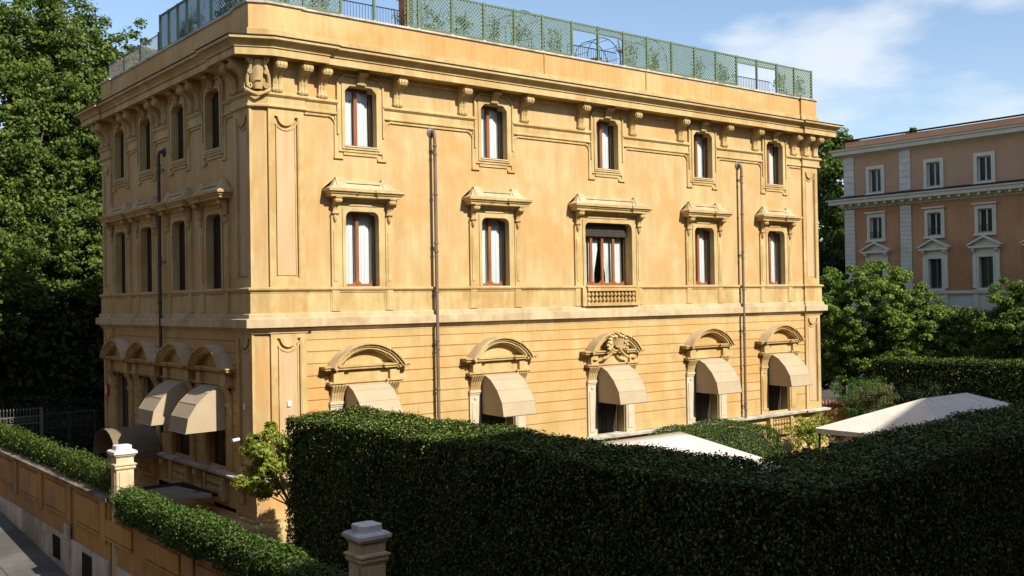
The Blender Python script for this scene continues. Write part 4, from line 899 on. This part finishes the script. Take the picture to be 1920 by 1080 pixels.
small_tree('yellow green lemon tree against the palazzo corner left of the hedge', (1.0, -2.0, 0), (-.55, -1.95, 3.15), (1.05, .75, 1.6), 5600, .19, 'citrus', .30, 44)
small_tree('bushy lemon tree in front of the far balustrade', (29.0, -1.8, 0), (29.2, -1.7, 1.55), (2.0, .8, 1.0), 3600, .15, 'citrus', .3, 60)
small_tree('thin olive leaved bush in the garden beyond the palazzo', (34.8, -1.8, 0), (35.0, -1.65, 2.85), (1.4, 1.4, 1.2), 6000, .10, 'olive', .3, 70)
small_tree('low dark bush beside the long white awning', (34.5, -1.0, 0), (34.5, -1.2, 1.0), (2.2, 1.4, .9), 3500, .16, 'darkleaf', .3, 50)
small_tree('dark evergreen bush right of the olive bush', (38.0, -2.6, 0), (38.1, -2.6, 2.2), (1.6, 1.6, 1.6), 7000, .12, 'darkleaf', .4, 60)
small_tree('loose bright green mounded shrub left of the far clipped hedge', (37.6, .5, 0), (37.5, .4, 2.35), (1.9, 2.2, 1.5), 15000, .11, 'moundleaf', .42, 120, 'shrub')
# flowers at the foot of the hedge
for lab, x, y, zt, mm in (('white rose bush, leftmost at the bottom of the dark hedge', -3.0, -22.0, 3.78, 'petal'), ('white rose bush in the middle at the hedge foot', -2.4, -22.6, 3.78, 'petal'), ('rose bush with pinkish blooms at the hedge foot', -1.6, -23.3, 3.62, 'pinkpetal'), ('small white rose bush, rightmost at hedge foot', -1.0, -23.8, 3.72, 'petal')):
    t = thing('rose_bush', lab, 'rose bush', (x, y, 0), 0, 'rose bushes in front of the hedge'); b = MB()
    for k in range(6): b.tube([(random.uniform(-.1, .1), random.uniform(-.1, .1), 0), (random.uniform(-.3, .3), random.uniform(-.2, .2), zt*.6), (random.uniform(-.45, .45), random.uniform(-.3, .3), zt-.1)], .018, 5, .008)
    b.build('stems', 'twig', t); p, q = blob_points(700, (0, 0, zt-.75), (.5, .4, .6), 20, .22, .2); link('foliage', leaf_mesh('foliage', leaves(p, q, .08), 'ivy'), t)
    for k in range(3):
        b = MB(); cx, cy, cz = random.uniform(-.25, .25), random.uniform(-.25, .1), zt+random.uniform(-.12, .05)
        for j in range(7):
            a = j*.9; b.add([(cx, cy, cz), (cx+.045*math.cos(a), cy+.045*math.sin(a), cz+.01), (cx+.05*math.cos(a+.6), cy+.05*math.sin(a+.6), cz+.035), (cx+.02*math.cos(a+.9), cy+.02*math.sin(a+.9), cz+.03)], [(0, 1, 2, 3)])
        b.build('bloom', mm, t, recalc=False)
# ================================================================== GARDEN AWNINGS
t = thing('garden_awning', 'white sloping fabric sheet peeking over the hedge before the facade', 'awning', (0, 0, 0))
b = MB(); nx, ny = 10, 8
for j in range(ny+1):
    for i in range(nx+1):
        u, w = i/nx, j/ny; b.v.append((10.8+5.8*u+.1*w, -4.4-6.4*w, 2.83-.98*w-.05*math.sin(PI*u)*math.sin(PI*w)))
b.f = [(j*(nx+1)+i, j*(nx+1)+i+1, (j+1)*(nx+1)+i+1, (j+1)*(nx+1)+i) for j in range(ny) for i in range(nx)]; b.m = [0]*len(b.f)
o = b.build('fabric_cover', 'whitecanvas', t, smooth=True, recalc=False); o.modifiers.new('thick', 'SOLIDIFY').thickness = .03
for x in (10.9, 16.5):
    for y, z in ((-4.5, 2.78), (-10.7, 1.83)): bb = MB(); bb.tube([(x, y, 0), (x, y, z)], .04, 6); bb.build('post', 'iron', t)
t = thing('garden_marquee', 'long white hipped marquee roof showing above the right hedge', 'marquee', (0, 0, 0))
L = [(21.7, -7.4, 2.8), (31.9, -7.4, 2.8), (31.9, -13.4, 2.8), (21.7, -13.4, 2.8)]; R_ = [(24.9, -10.4, 4.0), (28.5, -10.4, 4.0)]
for nm, ps in (('back_slope', [L[0], L[1], R_[1], R_[0]]), ('front_slope', [L[3], L[2], R_[1], R_[0]]), ('left_hip', [L[0], L[3], R_[0]]), ('right_hip', [L[1], L[2], R_[1]])):
    b = MB(); b.add(ps, [tuple(range(len(ps)))]); o = b.build(nm, 'whitecanvas', t, recalc=False); o.modifiers.new('thick', 'SOLIDIFY').thickness = .02
for x in (23.7, 25.2, 26.7, 28.2, 29.8):
    zt = 2.8+1.2*min(1, (x-21.7)/3.2, (31.9-x)/3.4); yt = -13.4+3*(zt-2.8)/1.2
    b = MB(); b.tube([(x, -13.4, 2.815), (x, yt, zt+.005)], .012, 5); b.build('seam', 'whitecanvas', t)
b = MB(); b.sweep([(21.7, -7.4), (21.7, -13.4), (31.9, -13.4), (31.9, -7.4)], [(-.02, 2.60), (.0, 2.60), (.0, 2.79), (-.02, 2.79)], True); b.build('valance', 'whitecanvas', t)
for x, y in ((21.8, -7.5), (31.8, -7.5), (21.8, -13.3), (31.8, -13.3)): bb = MB(); bb.tube([(x, y, 0), (x, y, 2.75)], .05, 6); bb.build('post', 'iron', t)
# low tiled garden wall behind palazzo end
t = thing('garden_wall', 'low garden wall topped with red tiles behind the palazzo end', 'wall', (36.0, 2.8, 0), math.radians(-52))
b = MB(); b.box(-2.5, 4.5, -.2, .2, 0, 2.05); b.build('wall_body', 'bwall', t)
tile = MB(); tile.tube([(0, -.34, -.05), (0, 0, .07), (0, .34, -.05)], .085, 6); TM = tile.mesh('roof_tile', 'brick_red')
for k in range(36): link('roof_tile', TM, t, (-2.4+k*.19, 0, 2.12+.01*math.sin(k*2.3)))
# ================================================================== SALMON BUILDING (right)
PX = 55.0
PB = thing('salmon_building', 'salmon stucco building with ivory quoins and pedimented windows on the right', 'building', (PX, 0, 0))
WY = [10.45, 5.75, 2.0, -1.75, -5.5]; Y0, Y1 = -14.0, 13.2
ops = [(y-.55, y+.55, z0, z1) for y in WY for z0, z1 in ((16.1, 18.0), (12.55, 14.5), (8.75, 11.2), (4.2, 6.0))]
b = MB(); wall_grid(b, Y0, Y1, 8.5, 15.3, [o for o in ops if 8.5 < o[2] < 15], lambda u, z: (0, u, z)); b.add([(0, Y1, 0), (16, Y1, 0), (16, Y1, 20.4), (0, Y1, 20.4)], [(0, 1, 2, 3)]); b.build('wall', 'pwall', PB, recalc=False)
b = MB(); wall_grid(b, Y0, Y1, 15.3, 19.2, [o for o in ops if o[2] > 15], lambda u, z: (0, u, z)); b.build('upper_wall', 'pwall2', PB, recalc=False)
b = MB(); wall_grid(b, Y0, Y1, 0, 8.5, [o for o in ops if o[2] < 8], lambda u, z: (0, u, z)); b.build('base_wall', 'pquoin', PB, recalc=False)
b = MB(); b.box(.9, 16, Y0, Y1-.1, 0, 19); b.build('interior_core', 'dark', PB)
P4 = [(0, Y1+0.0), (16, Y1)]
PP = [(0, Y0-4), (0, Y1), (16, Y1)]
PP = PP[::-1][::-1]
def psw(name, prof, m):
    b = MB(); path = [(0, Y0), (0, Y1), (16, Y1)]; b.sweep(path, [(e, z) for e, z in prof]); return b.build(name, m, PB)
# outward is -x for this path direction (walking +y, left is -x)
psw('roof_cornice', [(0, 19.0), (.10, 19.05), (.2, 19.1), (.62, 19.2), (.66, 19.46), (.78, 19.52), (.80, 19.62), (0, 19.7)], 'ptrim')
psw('roof_slope', [(.80, 19.635), (.82, 19.68), (-.1, 19.72), (-.1, 20.25), (-.6, 20.35)], 'pwall2')
psw('roof_edge', [(-.05, 20.30), (.04, 20.32), (.04, 20.42), (-.6, 20.45)], 'lead')
psw('mid_cornice', [(0, 15.02), (.12, 15.05), (.14, 15.18), (.30, 15.2), (.32, 15.33), (.85, 15.38), (.88, 15.62), (1.0, 15.66), (1.02, 15.76), (.05, 16.0), (0, 16.0)], 'ptrim')
psw('mid_flashing', [(1.0, 15.775), (1.03, 15.79), (.06, 16.03), (0.0, 16.03)], 'lead')
psw('sill_course', [(0, 8.3), (.16, 8.33), (.2, 8.42), (.2, 8.52), (0, 8.56)], 'ptrim'); psw('base_course', [(0, 6.55), (.14, 6.58), (.18, 6.72), (0, 6.8)], 'ptrim')
b = MB(); y = Y0
while y < Y1: b.box(-.24, -.13, y, y+.11, 15.06, 15.17); y += .2
o = b.build('dentils', 'ptrim', PB); o['kind'] = 'stuff'
b = MB(); b.box(-.42, 0, -.09, .09, 0, .17); MOD = b.mesh('modillion', 'ptrim')
for k in range(38): link('modillion', MOD, PB, (-.31, Y1-.3-k*.72, 15.205))
qm = MB(); qm.box(-.07, 0, -.44, .44, 0, .295); QM = qm.mesh('quoin', 'pquoin'); qm = MB(); qm.box(-.07, 0, -.44, .44, 0, .47); QM2 = qm.mesh('quoin', 'pquoin')
for y in (12.72, 8.0):
    for k in range(20): link('quoin', QM, PB, (0, y, 8.62+k*.318))
    for k in range(6): link('quoin', QM2, PB, (0, y, 16.06+k*.495))
def pwindow(y, z0, z1, kind):
    o = link('window', None, PB, (0, y, 0), -PI/2)
    b = MB(); w = .5
    fr = .26 if kind != 'ped' else .22
    framebar(b, [(-w-fr, z0-.1), (w+fr, z0-.1), (w+fr, z1+fr), (-w-fr, z1+fr)], [(-w, z0), (w, z0), (w, z1), (-w, z1)], -.3, .09)
    framebar(b, [(-w-.1, z0-.0), (w+.1, z0-.0), (w+.1, z1+.1), (-w-.1, z1+.1)], [(-w, z0+.001), (w, z0+.001), (w, z1), (-w, z1)], .05, .11)
    b.build('surround', 'ptrim', o)
    b = MB(); b.bx(-w-.32, w+.32, 0, .22, z0-.22, z0-.10); b.build('window_sill', 'ptrim', o)
    if kind == 'flat': b = MB(); b.bx(-w-.38, w+.38, 0, .26, z1+.30, z1+.42); b.build('lintel', 'ptrim', o)
    if kind == 'ped':
        b = MB(); b.bx(-.95, .95, 0, .08, z1+.22, z1+.62); b.bx(-1.1, 1.1, 0, .42, z1+.62, z1+.76)
        b.prism([(-1.12, z1+.762), (1.12, z1+.762), (0, z1+1.32)], -.14, 0)
        for s in (-1, 1):
            b.prism([(s*1.2, z1+.765), (s*1.2, z1+.88), (0, z1+1.48), (0, z1+1.34)], -.46, 0)
            a, d = sorted((s*.66, s*.95)); b.bx(a, d, 0, .12, z0, z1+.1); b.prism([(-v, z) for v, z in [(q[0], q[1]+z1+.62) for q in scroll_poly(.62, .36)]], s*.82-.1, s*.82+.1, 'x')
        b.build('pediment', 'ptrim', o)
    b = MB(); b.bx(-w, w, -.26, -.23, z0, z1); b.build('pane', 'shutterglass', o)
    b = MB(); b.bx(-.05, .05, -.23, -.19, z0, z1).bx(-w, -w+.07, -.23, -.19, z0, z1).bx(w-.07, w, -.23, -.19, z0, z1).bx(-w+.07, w-.07, -.23, -.195, z1-.07, z1).bx(-w+.07, w-.07, -.23, -.195, z0, z0+.08); b.build('window_frame', 'greyiron' if kind == 'ped' else 'ptrim', o)
    if kind == 'flat':
        b = MB(); b.tube([(-w, -.02, z0+.5), (w, -.02, z0+.5)], .02, 5)
        for k in range(8): b.tube([(-w+.06+k*.125, -.02, z0), (-w+.06+k*.125, -.02, z0+.5)], .012, 4)
        b.build('window_rail', 'iron', o)
for y in WY:
    pwindow(y, 16.15, 17.9, 'plain'); pwindow(y, 12.6, 14.25, 'flat'); pwindow(y, 8.75, 10.9, 'ped')
    if y < 6: pwindow(y, 4.3, 5.7, 'plain')
    b = MB(); b.box(-.12, 0, y-.9, y-.6, 6.8, 8.3); b.box(-.12, 0, y+.6, y+.9, 6.8, 8.3); b.box(-.05, 0, y-.6, y+.6, 6.95, 8.2); b.build('apron', 'ptrim', PB)
# pale building glimpsed far left through the trees
t = thing('pale_building', 'pale sunlit house glimpsed through gaps in the far left trees', 'building', (10, 62, 0))
b = MB(); b.box(-14, 14, 0, 10, 0, 11); b.build('wall', 'paleblock', t); b = MB(); b.box(-14.5, 14.5, -.5, 10.5, 11, 11.4); b.build('roof', 'brick_red', t)
wm = MB(); wm.box(-.55, .55, -.06, .1, 0, 1.9); wmm = wm.mesh('window', 'shutterglass')
for k in range(8):
    for z in (2, 5.4, 8.3): link('window', wmm, t, (-12+k*3.4, 0, z))
# iron fence and gate behind the court
def iron_fence(lab, x0, x1, y, z0, zt, m):
    t = thing('iron_fence', lab, 'fence', (x0, y, z0)); L = x1-x0; H = zt-z0
    
    for za in (H-.30, H-.62, .15): b = MB(); b.box(0, L, -.03, .03, za, za+.05); b.build('rail', m, t)
    b = MB(); b.tube([(0, 0, 0), (0, 0, H)], .010, 4); b.lathe([(.005, H), (.03, H+.05), (.004, H+.14)], n=5); bm_ = b.mesh('bar', m)
    n = int(L/.14)
    for k in range(n): link('bar', bm_, t, (.07+k*.14, 0, 0))
    b = MB(); r = .11; b.tube([(r*math.cos(a)*(1-a/12), 0, r*math.sin(a)*(1-a/12)) for a in [i*.5 for i in range(16)]], .014, 5); sc_ = b.mesh('scroll', m)
    for k in range(int(L/.26)): link('scroll', sc_, t, (.15+k*.26, -.02, H-.435))
    b = MB(); b.box(-.05, .05, -.05, .05, 0, H+.1)
    pm = b.mesh('post', m)
    for x in (0, L/2, L): link('post', pm, t, (x, 0, 0))
iron_fence('grey wrought iron fence with scrolled top beside the street wall', -6.4, -2.6, 18.0, .2, 3.62, 'greyiron')
iron_fence('dark iron gate between the grey fence and the shaded facade', -2.5, -.1, 18.3, .2, 3.3, 'iron')
# cars in the shade behind the gate
def car(lab, x, y, rz):
    t = thing('parked_car', lab, 'car', (x, y, .0), rz, 'cars parked behind the gate')
    pr = [(-2.1, .25), (-2.15, .7), (-1.9, .95), (-1.2, 1.0), (-.55, 1.45), (.75, 1.48), (1.45, 1.02), (2.05, .92), (2.15, .55), (2.1, .25)]
    b = MB(); n = len(pr); sec = []
    for yy, k in ((-.85, .0), (-.80, .03), (.80, .03), (.85, 0)):
        sec.append([(x_, yy*(1-.16*max(0, z_-.95)/.5), z_+(k if z_ > .9 else 0)) for x_, z_ in pr])
    v = [q for s_ in sec for q in s_]; f = [(i*n+j, i*n+(j+1) % n, (i+1)*n+(j+1) % n, (i+1)*n+j) for i in range(3) for j in range(n)]+[tuple(range(n)), tuple(range(3*n, 4*n))]
    b.add(v, f); b.build('body', 'carpaint', t, smooth=True)
    b = MB(); b.add([(1.42, -.66, 1.08), (1.42, .66, 1.08), (.82, .62, 1.44), (.82, -.62, 1.44)], [(0, 1, 2, 3)]); b.add([(-1.2, -.66, 1.06), (-1.2, .66, 1.06), (-.6, .62, 1.44), (-.6, -.62, 1.44)], [(0, 1, 2, 3)])
    b.xform(Matrix.Translation((0, 0, .035))); b.build('windscreen', 'shutterglass', t)
    for s in (-1, 1):
        b = MB(); b.add([(-1.0, s*.845, 1.06), (1.25, s*.845, 1.06), (.7, s*.76, 1.42), (-.5, s*.76, 1.42)], [(0, 1, 2, 3)]); b.build('side_window', 'shutterglass', t)
        for x_ in (-1.3, 1.35):
            w_ = MB(); w_.lathe([(.2, -.1), (.31, -.1), (.33, -.06), (.33, .06), (.31, .1), (.2, .1)], n=18); w_.xform(Matrix.Translation((x_, s*.80, .32)) @ Matrix.Rotation(PI/2, 4, 'X')); wo = w_.build('wheel', 'rubber', t)
            w_ = MB(); w_.lathe([(.05, -.105), (.2, -.105), (.2, .105), (.05, .105)], n=14); w_.xform(Matrix.Translation((x_, s*.80, .32)) @ Matrix.Rotation(PI/2, 4, 'X')); w_.build('rim', 'chrome', wo)
    for s in (-1, 1):
        b = MB(); b.box(2.08, 2.16, s*.6-.14, s*.6+.14, .66, .80); b.build('headlight', 'white', t)
car('dark car nearest the gate in the shaded court', -1.6, 21.5, math.radians(100)); car('second dark car standing behind the fence under the trees', -4.6, 22.5, math.radians(95))
# ================================================================== building behind the camera (casts the long shade on hedge and garden)
t = thing('opposite_building', 'tall gabled building behind the viewpoint that shades the garden', 'building', (0, -37.0, 0))
b = MB(); b.prism([(1.5, -1.8), (80, -1.8), (80, 24.4), (36, 24.4), (31, 25.9), (26, 24.4), (1.5, 24.4)], 0, -14, 'y'); b.build('wall', 'cameraside', t)
b = MB(); b.box(-24, 1.49, -14, 0, -1.8, 20.6); b.build('wing', 'cameraside', t)
wm = MB(); wm.box(-.6, .6, 0, .08, 0, 2.0); wmm = wm.mesh('window', 'shutterglass')
for k in range(20):
    for z in (3, 8, 13, 18): link('window', wmm, t, (-22+k*4.2, 0, z))

t = thing('sky_blocking_row', 'unseen row building added on the left to block sky light', 'building', (-26, 10, 0))  # out of view, added to cut blue sky light and warm the shaded facade
b = MB(); b.box(-12, 0, -60, 60, -2, 21); b.build('wall', 'cameraside', t)
for k in range(24):
    for z in (4, 9, 14, 18): o = link('window', wmm, t, (0, -56+k*4.6, z)); o.rotation_euler = (0, 0, PI/2)
